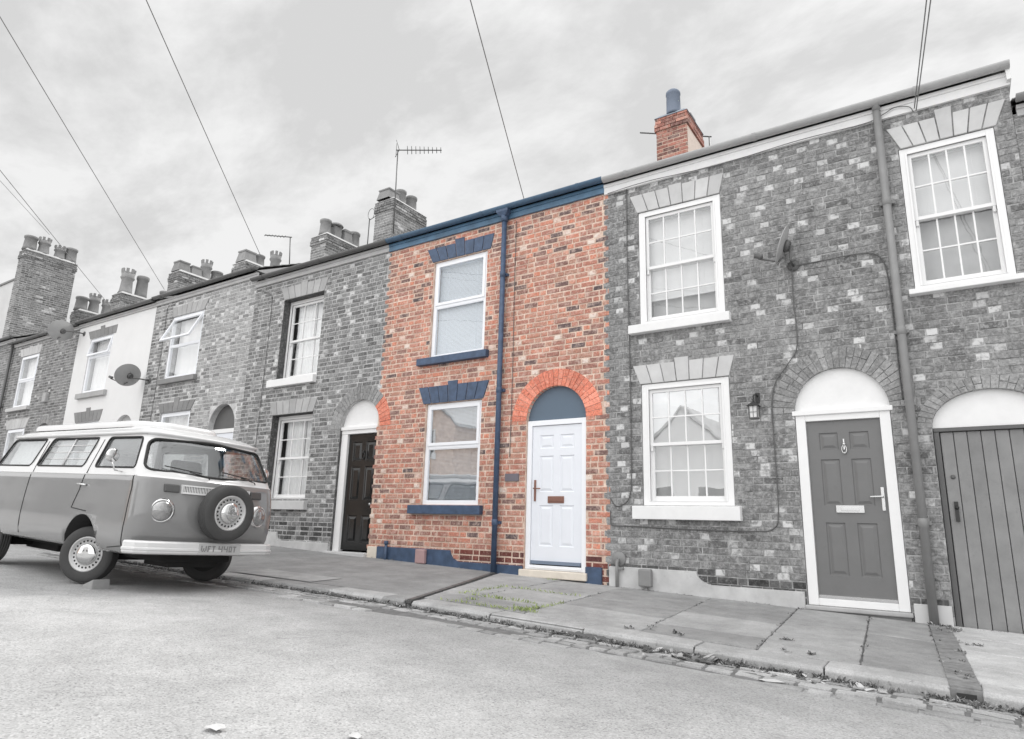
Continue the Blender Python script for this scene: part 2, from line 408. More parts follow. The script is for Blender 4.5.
def slabmat(name, lo, hi, dirt=0.3, sc=5):
    m, N, L, b = newmat(name)
    v = texco(N, L)
    a = N.new('ShaderNodeAttribute'); a.attribute_name = 'tint'
    cc = ramp(N, L, a.outputs['Fac'], [(0, gr(lo)), (1, gr(hi))])
    n1 = noise(N, L, v, sc, 8, 0.7)
    cc = mix(N, L, 1.0, cc, ramp(N, L, n1, [(0.3, (0.84,)*3), (0.7, (1.14,)*3)]), 'MULTIPLY')
    n2 = noise(N, L, v, 110, 4, 0.7)
    cc = mix(N, L, 1.0, cc, ramp(N, L, n2, [(0.3, (0.78,)*3), (0.7, (1.2,)*3)]), 'MULTIPLY')
    n5 = noise(N, L, v, 1.3, 8, 0.7)
    cc = mix(N, L, 1.0, cc, ramp(N, L, n5, [(0.34, (0.80,)*3), (0.66, (1.12,)*3)]), 'MULTIPLY')
    n6 = noise(N, L, v, 26, 5, 0.65)
    cc = mix(N, L, ramp(N, L, n6, [(0.60, (0,0,0)), (0.70, (0.5,)*3)]), cc, gr(lo*0.7))
    n3 = noise(N, L, v, 2.1, 9, 0.75)
    f = ramp(N, L, n3, [(0.58, (0,0,0)), (0.75, (dirt,)*3)])
    cc = mix(N, L, f, cc, gr(lo*0.72))
    L.new(cc, b.inputs['Base Color']); b.inputs['Roughness'].default_value = 0.9; b.inputs['Specular IOR Level'].default_value = 0.25
    bump(N, L, b, n2, 0.35, 0.004)
    return m
FLAG = slabmat('stone_flag', 150, 172, 0.5); TARMAC = slabmat('footway_tarmac', 146, 156, 0.35, 3)
CONC = slabmat('pale_concrete', 184, 204, 0.3); KERBM = slabmat('kerb_stone', 146, 186, 0.7)
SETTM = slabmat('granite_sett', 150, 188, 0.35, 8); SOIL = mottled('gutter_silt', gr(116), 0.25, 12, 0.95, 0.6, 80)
CHAN = mottled('rusty_drain_iron', gr(132), 0.3, 16, 0.85, 0.4, 60, dirt=0.5, tintvar=0.1)
JOINT = mottled('joint_soil', gr(112), 0.25, 12, 0.95, 0.6, 80)

m = MB()
xs = list(np.linspace(-60, 30, 91)); ys = [-14,-10,-7,-5,-3.5,-2.5] + list(np.linspace(-1.5, KY, 40))
b0 = m.add([(x, y, road(x, y) + 0.012*mnoise.noise((x*0.45, y*0.45, 0)) + 0.005*mnoise.noise((x*1.6, y*1.6, 3))) for x in xs for y in ys])
ny = len(ys)
m.smooth = True
for i in range(len(xs)-1):
    for j in range(ny-1):
        a = b0+i*ny+j; m.face((a, a+ny, a+ny+1, a+1))
m.build('road', ASPH, kind='structure')
# wide ground under everything, to the horizon
m = MB()
def gz(x, y): return -0.0345*x*(1 if abs(x) < 60 else 60/abs(x)) - 1.30
gx = [-900,-300,-120,-60,0,30,60,120,300,900]
b0 = m.add([(x, y, gz(x, y)) for x in gx for y in (-900,-200,-60,0,60,200,900)])
for i in range(len(gx)-1):
    for j in range(6): a = b0+i*7+j; m.face((a, a+7, a+8, a+1))
m.build('ground', TARMAC, kind='structure')

# pavement: bedding, tarmac stretch and individual flags
m = MB()
KW = 0.26
def surf(fn, x0, x1, y0, y1, nx, ny_):
    m.grid(lambda u, v: fn(x0+(x1-x0)*u, y0+(y1-y0)*v), nx, ny_)
m.mi = 0
surf(lambda x, y: (x, y, pav(x, y)-0.014), -40, 12, KY+0.02, D+0.25, 80, 4)
m.mi = 1; m.tint = 0.4
def tx(a, y): e = -5.62+(D-y)*0.333-0.03; return -40+(e+40)*a
m.grid(lambda a, b: (lambda y: (tx(a, y), y, pav(tx(a, y), y)+0.003*mnoise.noise((tx(a, y)*2, y*2, 1))))(KY+KW+0.01+(D+0.05-KY-KW)*b), 120, 12)
def slab(x0, x1, y0, y1, mi, tint, skew=0.0, lift=0.0, skl=None):
    skl = skew if skl is None else skl
    gp = 0.006; m.mi = mi; m.tint = tint
    x0 += gp; x1 -= gp; y0 += gp; y1 -= gp
    dz = [rnd.uniform(-0.004, 0.004)+lift for _ in range(4)]
    P = [(x0+skl*(D-y0), y0), (x1+skew*(D-y0), y0), (x1+skew*(D-y1), y1), (x0+skl*(D-y1), y1)]
    E_ = []
    for (ax, ay), (bx, by) in zip(P, P[1:]+P[:1]):
        k_ = max(2, int(math.hypot(bx-ax, by-ay)/0.06))
        for q_ in range(k_):
            t_ = q_/k_; px, py = ax+(bx-ax)*t_, ay+(by-ay)*t_
            if q_: px += rnd.uniform(-.006,.006); py += rnd.uniform(-.006,.006)
            E_.append((px, py))
    cxm, cym = sum(p[0] for p in P)/4, sum(p[1] for p in P)/4
    tl = rnd.uniform(-.006,.006); tw = rnd.uniform(-.006,.006)
    Z = lambda px, py: pav(px, py)+lift+tl*(px-cxm)/(x1-x0)+tw*(py-cym)/(y1-y0)
    n_ = len(E_); b_ = m.add([(px,py,Z(px,py)-.05) for px,py in E_]+[(px,py,Z(px,py)-.007) for px,py in E_]+[(px+(cxm-px)*.014,py+(cym-py)*.014,Z(px,py)) for px,py in E_])
    for q_ in range(n_):
        q2 = (q_+1) % n_; m.face((b_+q_,b_+q2,b_+n_+q2,b_+n_+q_)); m.face((b_+n_+q_,b_+n_+q2,b_+2*n_+q2,b_+2*n_+q_))
    m.face([b_+2*n_+q_ for q_ in range(n_)])
xj = [-5.58,-4.55,-3.66,-2.52,-1.58,-0.88,-0.36]
for i in range(len(xj)-1):
    x0, x1 = xj[i], xj[i+1]
    ym = [KY+KW+0.01, 6.12+0.14*((i*7) % 3 - 1), 6.98+0.16*((i*5) % 3 - 1), D+0.06]
    if i == 1: ym = [KY+KW+0.01, 6.0, 6.9, D+0.06]
    for j in range(len(ym)-1):
        t_ = rnd.random()
        if (i, j) in ((2, 0), (3, 1)): t_ = 1.0
        if (i, j) == (1, 1): t_ = 1.0
        slab(x0, x1, ym[j], ym[j+1], 2, t_, 0.075, skl=0.333 if i == 0 else None)
# pale patch in the tarmac and pale concrete beyond the channel
m.mi = 2; m.tint = 0.8
surf(lambda x, y: (x, y, pav(x, y)+0.006), -7.9, -6.45, KY+KW+0.02, 6.0, 16, 6)
xs_ = [-0.195, 0.95, 2.0, 3.2, 4.6, 6.2, 8, 12]
for i in range(len(xs_)-1):
    ym = [KY+KW+0.01, 6.05, 6.75, 7.5, D+0.06]
    for j in range(4): slab(xs_[i], xs_[i+1], ym[j], ym[j+1], 3, rnd.random(), 0.0, skl=0.07 if i == 0 else 0.0)
pv = m.build('pavement', [JOINT, TARMAC, FLAG, CONC], kind='structure')

# kerb stones
m = MB(); x = -40.0
while x < 12:
    ln = rnd.uniform(0.75, 1.25); x1 = x+ln
    if x < -4.66 < x1: x1 = -4.705
    if -4.75 < x < -4.6: x = -4.62; x1 = x+0.95
    if x < -0.15 < x1: x1 = -0.15
    if -0.16 < x < -0.1: x = 0.008; x1 = x+0.9
    m.tint = rnd.random(); dz = rnd.uniform(-0.006, 0.006); dyy = rnd.uniform(-0.012, 0.012)
    a, b_ = x+0.005, x1-0.005
    y0, y1 = KY+dyy, KY+KW
    bt = 0.03
    p = [(a,y0,pav(a,KY)-0.3),(b_,y0,pav(b_,KY)-0.3),(b_,y1,pav(b_,KY)-0.3),(a,y1,pav(a,KY)-0.3),
         (a,y0+bt,pav(a,y0)+dz),(b_,y0+bt,pav(b_,y0)+dz),(b_,y1,pav(b_,y1)+dz),(a,y1,pav(a,y1)+dz)]
    q = [(a,y0,pav(a,y0)-0.025+dz),(b_,y0,pav(b_,y0)-0.025+dz)]
    b0 = m.add(p+q)
    for fc in ((0,3,2,1),(4,5,6,7),(0,1,9,8),(8,9,5,4),(1,2,6,5,9),(2,3,7,6),(3,0,8,4,7)): m.face([b0+i for i in fc])
    x = x1
m.build('kerb', KERBM, bevel=0.008, kind='structure')

# rows of setts in the gutter, half swallowed by the road surface
m = MB(); m.mi = 1
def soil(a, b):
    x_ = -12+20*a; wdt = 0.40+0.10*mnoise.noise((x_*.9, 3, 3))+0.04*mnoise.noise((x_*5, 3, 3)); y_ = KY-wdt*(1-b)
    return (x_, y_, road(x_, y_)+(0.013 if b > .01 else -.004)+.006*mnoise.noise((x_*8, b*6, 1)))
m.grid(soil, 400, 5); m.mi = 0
for row in range(4):
    x = -12.0+row*0.07
    while x < 8:
        ln = rnd.uniform(0.13, 0.27)
        y0 = KY-0.125*(row+1)+rnd.uniform(-0.006, 0.006); y1 = y0+0.112
        k = mnoise.noise((x*0.8, row*0.7, 5))+0.25
        if row < 2 or k > 0.05+0.12*(row-2):
            up_ = 0.022 + 0.010*k - 0.004*row
            m.tint = rnd.random(); a, b_ = x+0.006, x+ln-0.006
            tz = [rnd.uniform(-0.005, 0.005) for _ in range(4)]
            i_ = 0.010
            P = [(a,y0),(b_,y0),(b_,y1),(a,y1)]
            Q = [(a+i_,y0+i_),(b_-i_,y0+i_),(b_-i_,y1-i_),(a+i_,y1-i_)]
            m.hexa([(px,py,road(px,py)-0.05) for px,py in P]+[(px,py,road(px,py)+up_+t) for (px,py),t in zip(Q,tz)])
        x += ln
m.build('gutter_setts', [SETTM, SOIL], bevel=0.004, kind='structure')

# iron drain channels across the footway
def channel(xa, ya, xb, yb, wd):
    cm = MB()
    n = 14
    for k in range(n):
        t0, t1 = k/n, (k+1)/n-0.004
        def P(t, s_): return (xa+(xb-xa)*t+s_*wd, ya+(yb-ya)*t)
        pts = [P(t0,-.5),P(t1,-.5),P(t1,.5),P(t0,.5)]
        cm.tint = rnd.random()
        cm.hexa([(px,py,pav(px,py)-0.04) for px,py in pts]+[(px,py,pav(px,py)+0.007) for px,py in pts])
    ex, ey = xb, yb-0.02
    cm.mi = 1
    cm.box(ex-wd*0.30, ex+wd*0.30, ey-0.012, ey+0.05, pav(ex,ey)-0.075, pav(ex,ey)-0.025)
    cm.mi = 0; cm.box(ex-wd*0.5, ex+wd*0.5, ey, ey+0.06, pav(ex,ey)-0.12, pav(ex,ey)-0.004)
    return cm
ch = channel(-0.265, D-0.12, -0.07, KY+0.03, 0.17).build('drain_channel', [CHAN, BLACK])
tag(ch, 'rusty iron drain channel across the pavement below the long grey downpipe', 'drain', 'drain channels')
ch = channel(-5.62, D-0.1, -4.66, KY+0.03, 0.06).build('drain_channel', [IRON_D, BLACK])
tag(ch, 'narrow drain channel across the pavement from the blue downpipe to the kerb', 'drain', 'drain channels')

# ------------------------------------------------------------------ house building blocks
class Wall:
    """front wall between x0 and x1: mortar backing with openings + laid bricks"""
    def __init__(self, x0, x1, z0, z1, y=D):
        self.x0, self.x1, self.z0, self.z1, self.y = x0, x1, z0, z1, y
        self.rects = []; self.arches = []; self.blocks = []
    def opening(self, x0, x1, z0, z1): self.rects.append((x0, x1, z0, z1))
    def arch(self, cx, cz, rx, ry): self.arches.append((cx, cz, rx, ry)); self.rects.append((cx-rx, cx+rx, cz, cz+ry))
    def block(self, fn): self.blocks.append(fn)
    def backing(self, m, depth=0.22, inset=0.006, reveal=0):
        y = self.y+inset
        X = sorted(set([self.x0, self.x1]+[v for r in self.rects for v in r[:2] if self.x0 < v < self.x1]))
        Z = sorted(set([self.z0, self.z1]+[v for r in self.rects for v in r[2:] if self.z0 < v < self.z1]))
        for i in range(len(X)-1):
            for j in range(len(Z)-1):
                cx, cz = (X[i]+X[i+1])/2, (Z[j]+Z[j+1])/2
                if any(r[0] < cx < r[1] and r[2] < cz < r[3] for r in self.rects): continue
                m.poly([(X[i],y,Z[j]),(X[i+1],y,Z[j]),(X[i+1],y,Z[j+1]),(X[i],y,Z[j+1])])
        arch_r = [(a[0]-a[2], a[0]+a[2], a[1], a[1]+a[3]) for a in self.arches]
        for r in self.rects:
            xa, xb = max(r[0], self.x0), min(r[1], self.x1)
            if r in arch_r:
                continue
            y1 = y+depth; m.mi = reveal
            for xx, s_ in ((r[0], 1), (r[1], -1)):
                if self.x0 < xx < self.x1:
                    m.poly([(xx,y,r[2]),(xx,y1,r[2]),(xx,y1,r[3]),(xx,y,r[3])][::s_])
            m.poly([(xa,y,r[2]),(xb,y,r[2]),(xb,y1,r[2]),(xa,y1,r[2])])
            if not any(abs(r[3]-a[1]) < 1e-6 and abs(r[0]-(a[0]-a[2])) < 0.2 for a in self.arches):
                m.poly([(xa,y,r[3]),(xa,y1,r[3]),(xb,y1,r[3]),(xb,y,r[3])])
        m.mi = 0
        for cx, cz, rx, ry in self.arches:
            n = 24
            pts = [(cx-rx*math.cos(math.pi*k/n), cz+ry*math.sin(math.pi*k/n)) for k in range(n+1)]
            for (xa, za), (xb, zb) in zip(pts[:-1], pts[1:]):
                if xb > self.x1: xb = self.x1
                if xa >= xb: continue
                m.poly([(xa,y,za),(xb,y,zb),(xb,y,cz+ry),(xa,y,cz+ry)])
                m.poly([(xa,y,za),(xa,y+depth,za),(xb,y+depth,zb),(xb,y,zb)])
    def bricks(self, m, course=0.0825, length=0.236, jt=0.014, mat_rows=None, seed=1, headers=4, white=0.0, rag=0.0042, flemish=False, tooth=(0, 0)):
        r = random.Random(seed)
        nrow = int(math.ceil((self.z1-self.z0)/course))
        last = False
        for i in range(nrow):
            za = self.z0+i*course; zb = min(za+course-jt, self.z1)
            if zb-za < 0.02: continue
            zm = (za+zb)/2
            odd = int(round((za+10.0)/course)) % 2
            iv = [(self.x0+tooth[0]*(odd-0.5), self.x1+tooth[1]*(odd-0.5))]
            bl = [(rc[0], rc[1]) for rc in self.rects if rc[2] < zm < rc[3]]
            for cx, cz, rx, ry in self.arches: pass
            for fn in self.blocks:
                q = fn(zm)
                if q: bl.append(q)
            for a, b in bl:
                new = []
                for p, q in iv:
                    if b <= p or a >= q: new.append((p, q)); continue
                    if a > p: new.append((p, a-0.004))
                    if b < q: new.append((b+0.004, q))
                iv = new
            hdr = (headers and not flemish and i % headers == headers-1)
            x = self.x0 - r.random()*0.2 - (0.0 if i % 2 else length/2)
            if flemish: x = self.x0 - r.random()*0.03 - (0.0 if i % 2 else length*0.76) - 0.01; last = bool(i % 2)
            zo = r.uniform(-0.002, 0.002)
            while x < self.x1+0.1:
                isH = (hdr or r.random() < 0.30) if not flemish else (not last if r.random() < 0.94 else last)
                last = isH; ln = (length*0.52 if isH else length)*r.uniform(0.93, 1.06)
                xa, xb = x, x+ln-jt
                x += ln
                t = r.random()*0.93
                if flemish: t = 0.93*(0.30+0.70*r.random()) if isH else 0.93*r.random()**1.3*0.85
                if white: t = (0.955+0.045*r.random()) if isH and r.random() < white*(0.85+0.6*mnoise.noise((x*0.7, zm*0.7, seed))) else t
                for p, q in iv:
                    a, b = max(xa, p), min(xb, q)
                    if b-a < 0.018: continue
                    m.mi = mat_rows(zm, (a+b)/2) if mat_rows else 1
                    m.tint = t
                    yo = self.y + r.uniform(-0.0025, 0.0035)
                    j = lambda k=rag: r.uniform(-k, k)
                    yb = self.y+0.010
                    e = 0.004
                    fr = [(a+e+j(),yo,za+e+zo+j()),(b-e+j(),yo,za+e+zo+j()),(b-e+j(),yo,zb-e+zo+j()),(a+e+j(),yo,zb-e+zo+j())]
                    a += r.uniform(-.003,.003); b += r.uniform(-.003,.003)
                    bk = [(a,yb,za+zo),(b,yb,za+zo),(b,yb,zb+zo),(a,yb,zb+zo)]
                    md = [(a,yo+0.005,za+zo),(b,yo+0.005,za+zo),(b,yo+0.005,zb+zo),(a,yo+0.005,zb+zo)]
                    k0 = m.add(fr+md+bk)
                    m.face((k0,k0+1,k0+2,k0+3))
                    for s_ in range(4):
                        s2 = (s_+1) % 4
                        m.face((k0+4+s_, k0+4+s2, k0+s2, k0+s_))
                        m.face((k0+8+s_, k0+8+s2, k0+4+s2, k0+4+s_))

def arch_block(cx, cz, rx, ry, below=0.0):
    def fn(z):
        if z < cz-below or z > cz+ry: return None
        if z < cz: return (cx-rx, cx+rx)
        h = rx*math.sqrt(max(0, 1-((z-cz)/ry)**2))
        return (cx-h, cx+h)
    return fn
def trap_block(xb0, xb1, xt0, xt1, z0, z1):
    def fn(z):
        if z < z0 or z > z1: return None
        t = (z-z0)/(z1-z0)
        return (xb0+(xt0-xb0)*t, xb1+(xt1-xb1)*t)
    return fn

def voussoirs(cx, cz, rx, ry, th, n, y, depth=0.14, keep=None, seed=3, gap=0.10, a0=0.0):
    m = MB(); r = random.Random(seed)
    for k in range(n):
        A0 = a0+(math.pi-2*a0)*(k+gap/2)/n; A1 = a0+(math.pi-2*a0)*(k+1-gap/2)/n
        mid = cx-(rx+th/2)*math.cos((A0+A1)/2)
        if keep and not keep(mid): continue
        m.tint = r.random()
        P = lambda A, d: (cx-(rx+d)*math.cos(A), cz+(ry+d)*math.sin(A))
        split = r.uniform(0.40, 0.60)*th
        for d0, d1 in ((0, split-0.004), (split+0.004, th)) if r.random() < 0.5 else ((0, th),):
            m.tint = min(1, max(0, m.tint+r.uniform(-0.2, 0.2)))
            yo = y+r.uniform(-0.002, 0.003)
            pl = [P(A0, d0), P(A1, d0), P(A1, d1), P(A0, d1)]
            m.prism(pl[::-1], yo, yo+depth)
    return m

def lintel(xb0, xb1, xt0, xt1, z0, z1, key, y, n=7, gap=0.013, depth=0.12):
    m = MB()
    for k in range(n):
        f0, f1 = k/n, (k+1)/n
        if n % 2 and k == n//2:
            zt = z1+key; ex = 0.0
        else: zt = z1
        tt = (zt-z0)/(z1-z0)
        def X(f, t): return (xb0+(xb1-xb0)*f)*(1-t)+(xt0+(xt1-xt0)*f)*t
        m.tint = rnd.random()
        m.prism([(X(f0,0)+gap/2,z0),(X(f1,0)-gap/2,z0),(X(f1,tt)-gap/2,zt),(X(f0,tt)+gap/2,zt)], y+rnd.uniform(-0.002,0.002), y+depth)
    return m

def sill(parent, x0, x1, z0, z1, mat, proj=0.09):
    m = MB(); y = D
    m.hexa([(x0,y-proj,z0),(x1,y-proj,z0),(x1,y+0.08,z0),(x0,y+0.08,z0),(x0,y-proj,z1-0.012),(x1,y-proj,z1-0.012),(x1,y+0.08,z1),(x0,y+0.08,z1)])
    return m.build('window_sill', mat, parent, bevel=0.006)

def bars(m, x0, x1, z0, z1, y0, y1, cols, rows, bw):
    for k in range(1, cols):
        xx = x0+(x1-x0)*k/cols; m.box(xx-bw/2, xx+bw/2, y0, y1, z0, z1)
    for k in range(1, rows):
        zz = z0+(z1-z0)*k/rows; m.box(x0, x1, y0+0.002, y1-0.002, zz-bw/2, zz+bw/2)
def ring(m, x0, x1, z0, z1, wl, wb, wt, y0, y1):
    m.box(x0, x0+wl, y0, y1, z0, z1); m.box(x1-wl, x1, y0, y1, z0, z1)
    m.box(x0+wl, x1-wl, y0+0.0015, y1, z0, z0+wb); m.box(x0+wl, x1-wl, y0+0.0015, y1, z1-wt, z1)

def blind(parent, x0, x1, z0, z1, y, mat, pitch=0.0215, tilt=60):
    m = MB(); z = z1
    m.box(x0, x1, y-0.02, y+0.02, z1-0.03, z1)
    z = z1-0.045; w2 = 0.0125; t = math.radians(tilt)
    dy_, dz_ = w2*math.cos(t), w2*math.sin(t)
    while z > z0:
        m.poly([(x0,y-dy_,z-dz_),(x1,y-dy_,z-dz_),(x1,y+dy_,z+dz_),(x0,y+dy_,z+dz_)])
        z -= pitch
    m.box(x0, x1, y-0.012, y+0.012, z0-0.02, z0-0.004)
    for fx in (0.2, 0.8):
        xx = x0+(x1-x0)*fx; m.box(xx-0.002, xx+0.002, y-0.016, y-0.013, z0, z1)
    return m.build('blind', mat, parent)
def curtain(parent, x0, x1, z0, z1, y, mat, folds=9, amp=0.025, name='curtain'):
    m = MB()
    m.grid(lambda u, v: (x0+(x1-x0)*u, y+amp*math.sin(u*folds*2*math.pi+0.6*math.sin(v*3))*(0.6+0.4*(1-v))+0.01*math.sin(u*23), z0+(z1-z0)*v), folds*8, 4)
    return m.build(name, mat, parent)
def pane(parent, x0, x1, z0, z1, y, mat=None):
    m = MB(); m.poly([(x0,y,z0),(x1,y,z0),(x1,y,z1),(x0,y,z1)])
    return m.build('pane', mat or GLASS, parent)

def sash_window(parent, x0, x1, z0, z1, ys, mat, cols=4, rows=2, box_w=0.085, mid=None, bw=0.018):
    """box sash window: outer box, upper sash in front, lower sash behind"""
    m = MB()
    ring(m, x0, x1, z0, z1, box_w, 0.05, 0.075, ys, ys+0.10)
    # moulding bead on the box
    ring(m, x0+box_w-0.022, x1-box_w+0.022, z0+0.05, z1-0.053, 0.022, 0.005, 0.022, ys-0.008, ys+0.02)
    X0, X1, Z0, Z1 = x0+box_w, x1-box_w, z0+0.05, z1-0.075
    zm = mid if mid is not None else (Z0+Z1)/2
    st = 0.038
    ya = ys+0.022
    ring(m, X0, X1, zm-0.02, Z1, st, 0.042, 0.045, ya, ya+0.036)
    bars(m, X0+st, X1-st, zm+0.022, Z1-0.045, ya+0.004, ya+0.03, cols, rows, bw)
    yb = ys+0.062
    ring(m, X0, X1, Z0, zm+0.02, st, 0.07, 0.04, yb, yb+0.036)
    bars(m, X0+st, X1-st, Z0+0.07, zm-0.02, yb+0.004, yb+0.03, cols, rows, bw)
    # sash horns
    for xx in (X0+0.005, X1-0.033): m.box(xx, xx+0.028, ya+0.003, ya+0.034, zm-0.085, zm-0.02)
    o = m.build('window', mat, parent, bevel=0.003)
    pane(o, X0+st-.005, X1-st+.005, zm+0.018, Z1-0.04, ya+0.02); pane(o, X0+st-.005, X1-st+.005, Z0+0.065, zm-0.018, yb+0.02)
    return o, (X0, X1, Z0, Z1, yb+0.04)
def light_window(parent, x0, x1, z0, z1, ys, zt, fw_=0.058, open_top=0.0, sash_top=True):
    """plastic window with a fixed pane below and a top-hung light above"""
    m = MB()
    ring(m, x0, x1, z0, z1, fw_, fw_, fw_, ys, ys+0.07)
    m.box(x0+fw_, x1-fw_, ys+0.001, ys+0.068, zt-0.03, zt+0.03)
    X0, X1 = x0+fw_, x1-fw_
    Z0, Z1 = zt+0.03, z1-fw_
    o = m.build('window', UPVC, parent, bevel=0.005)
    sw = 0.05
    s_ = MB()
    if open_top == 0:
        if sash_top:
            ring(s_, X0-0.012, X1+0.012, Z0-0.012, Z1+0.012, sw, sw, sw, ys-0.016, ys+0.03)
        pane(o, X0+sw-.02, X1-sw+.02, Z0+sw-.02, Z1-sw+.02, ys+0.012)
    else:
        a = open_top
        def R(x, y, z):
            dz, dy_ = z-Z1, y-(ys-0.016)
            return (x, ys-0.016+dy_*math.cos(a)+dz*math.sin(a), Z1+dz*math.cos(a)-dy_*math.sin(a))
        ring(s_, X0-0.012, X1+0.012, Z0-0.012, Z1+0.012, sw, sw, sw, ys-0.016, ys+0.03)
        s_.v = [R(*p) for p in s_.v]
        pm = MB(); pm.poly([R(X0+.03,ys+.01,Z0+.03),R(X1-.03,ys+.01,Z0+.03),R(X1-.03,ys+.01,Z1-.03),R(X0+.03,ys+.01,Z1-.03)])
        pm.build('pane', GLASS, o)
    if s_.v: s_.build('opening_light', UPVC, o, bevel=0.004)
    pane(o, X0-.005, X1+.005, z0+fw_-.005, zt-0.025, ys+0.025)
    g_ = MB(); ring(g_, X0, X1, z0+fw_, zt-0.03, 0.012, 0.012, 0.012, ys+0.004, ys+0.03); g_.build('glazing_bead', UPVC, o)
    return o

def panel_door(parent, x0, x1, z0, z1, y, mat, panels, th=0.045, name='door', lift=0.012, bev=0.028):
    m = MB()
    X = sorted(set([x0, x1]+[v for p in panels for v in p[:2]])); Z = sorted(set([z0, z1]+[v for p in panels for v in p[2:]]))
    for i in range(len(X)-1):
        for j in range(len(Z)-1):
            cx, cz = (X[i]+X[i+1])/2, (Z[j]+Z[j+1])/2
            if any(p[0] < cx < p[1] and p[2] < cz < p[3] for p in panels): continue
            m.poly([(X[i],y,Z[j]),(X[i+1],y,Z[j]),(X[i+1],y,Z[j+1]),(X[i],y,Z[j+1])])
    for a, b, c_, d in panels:
        lv = [(0, 0), (0.010, lift), (0.022, lift), (0.022+bev, 0.002)]
        for (i0, d0), (i1, d1) in zip(lv[:-1], lv[1:]):
            P = lambda i_, dd: [(a+i_,y+dd,c_+i_),(b-i_,y+dd,c_+i_),(b-i_,y+dd,d-i_),(a+i_,y+dd,d-i_)]
            p0, p1 = P(i0, d0), P(i1, d1)
            for k in range(4):
                k2 = (k+1) % 4; m.poly([p0[k], p0[k2], p1[k2], p1[k]])
        i_, dd = lv[-1]
        m.poly([(a+i_,y+dd,c_+i_),(b-i_,y+dd,c_+i_),(b-i_,y+dd,d-i_),(a+i_,y+dd,d-i_)])
    m.box(x0, x1, y+0.0005, y+th, z0, z1, skip=('-y',))
    return m.build(name, mat, parent)

def six(x0, x1, z0, z1, top=0.17, midz=0.50, stile=0.13, mull=0.11):
    w_ = x1-x0; h = z1-z0; xm = (x0+x1)/2
    st = stile*w_/0.85; mu = mull*w_/0.85
    L_ = (x0+st, xm-mu/2); R_ = (xm+mu/2, x1-st)
    rows = [(z0+0.125*h, z0+0.415*h), (z0+0.51*h, z0+0.775*h), (z0+0.83*h, z0+0.93*h)]
    return [(a[0], a[1], r[0], r[1]) for r in rows for a in (L_, R_)]

def tympanum(parent, cx, cz, rx, ry, y, mat, name='arch_panel'):
    m = MB(); n = 28
    pts = [(cx+rx*math.cos(math.pi*k/n), cz+ry*math.sin(math.pi*k/n)) for k in range(n+1)]
    m.prism(pts, y, y+0.03)
    return m.build(name, mat, parent)

def gutter(parent, x0, x1, y, z, mat, r=0.062, name='gutter', clips=0.9):
    m = MB(); n = 12; t = 0.006
    prof = [(y-r*math.cos(math.pi*k/n), z-r*math.sin(math.pi*k/n)) for k in range(n+1)]
    inn = [(y-(r-t)*math.cos(math.pi*k/n), z-(r-t)*math.sin(math.pi*k/n)) for k in reversed(range(n+1))]
    loop = prof+inn
    b = m.add([(x0, a, c_) for a, c_ in loop]+[(x1, a, c_) for a, c_ in loop]); N_ = len(loop)
    for k in range(N_):
        k2 = (k+1) % N_; m.smooth = k != n and k != N_-1
        m.face((b+k, b+k2, b+N_+k2, b+N_+k))
    m.smooth = False
    for xx, s_ in ((x0, 1), (x1, -1)):
        b2 = m.add([(xx, a, c_) for a, c_ in prof]); m.face([b2+k for k in range(n+1)][::s_])
    x = x0+0.35
    while x < x1:      # joint collars
        for k in range(n):
            p = lambda q, rr: (y-rr*math.cos(math.pi*q/n), z-rr*math.sin(math.pi*q/n))
            a, c_ = p(k, r+0.006), p(k+1, r+0.006)
            m.poly([(x,a[0],a[1]),(x,c_[0],c_[1]),(x+0.05,c_[0],c_[1]),(x+0.05,a[0],a[1])])
        x += clips*2
    return m.build(name, mat, parent)
def fascia(parent, x0, x1, z0, z1, mat, name='fascia'):
    m = MB(); m.box(x0, x1, D-0.035, D+0.02, z0, z1)
    m.box(x0, x1, D-0.052, D-0.036, z1-0.05, z1-0.002)
    return m.build(name, mat, parent, bevel=0.003)
def downpipe(parent, x, z0, z1, mat, r=0.036, y=None, collars=(), hopper=False, shoe=False):
    y = D-r-0.03 if y is None else y
    m = MB(); m.tube([(x,y,z0),(x,y,z1)], r, 14)
    for zc in collars:
        m.lathe((x,y,zc), [(r,-0.045),(r+0.006,-0.04),(r+0.006,0.04),(r,0.045)], n=14, close=False)
        m.box(x-r-0.03, x+r+0.03, y+r*0.6, D+0.01, zc-0.02, zc+0.02)
    if hopper:
        m.tube([(x,y,z1-0.12),(x,y,z1-0.02)], [r+0.008, r+0.03], 14); m.hexa([(x-.06,y-.06,z1-.03),(x+.06,y-.06,z1-.03),(x+.06,y+.06,z1-.03),(x-.06,y+.06,z1-.03),(x-.11,y-.09,z1+.03),(x+.11,y-.09,z1+.03),(x+.11,y+.06,z1+.03),(x-.11,y+.06,z1+.03)]); m.box(x-.11,x+.11,y-.09,y+.06,z1+.031,z1+.075)
    else:
        m.tube([(x,y,z1-0.02),(x,y-0.02,z1+0.04),(x,y-0.03,z1+0.10)], r*1.02, 12)
    return m.build('downpipe', mat, parent)
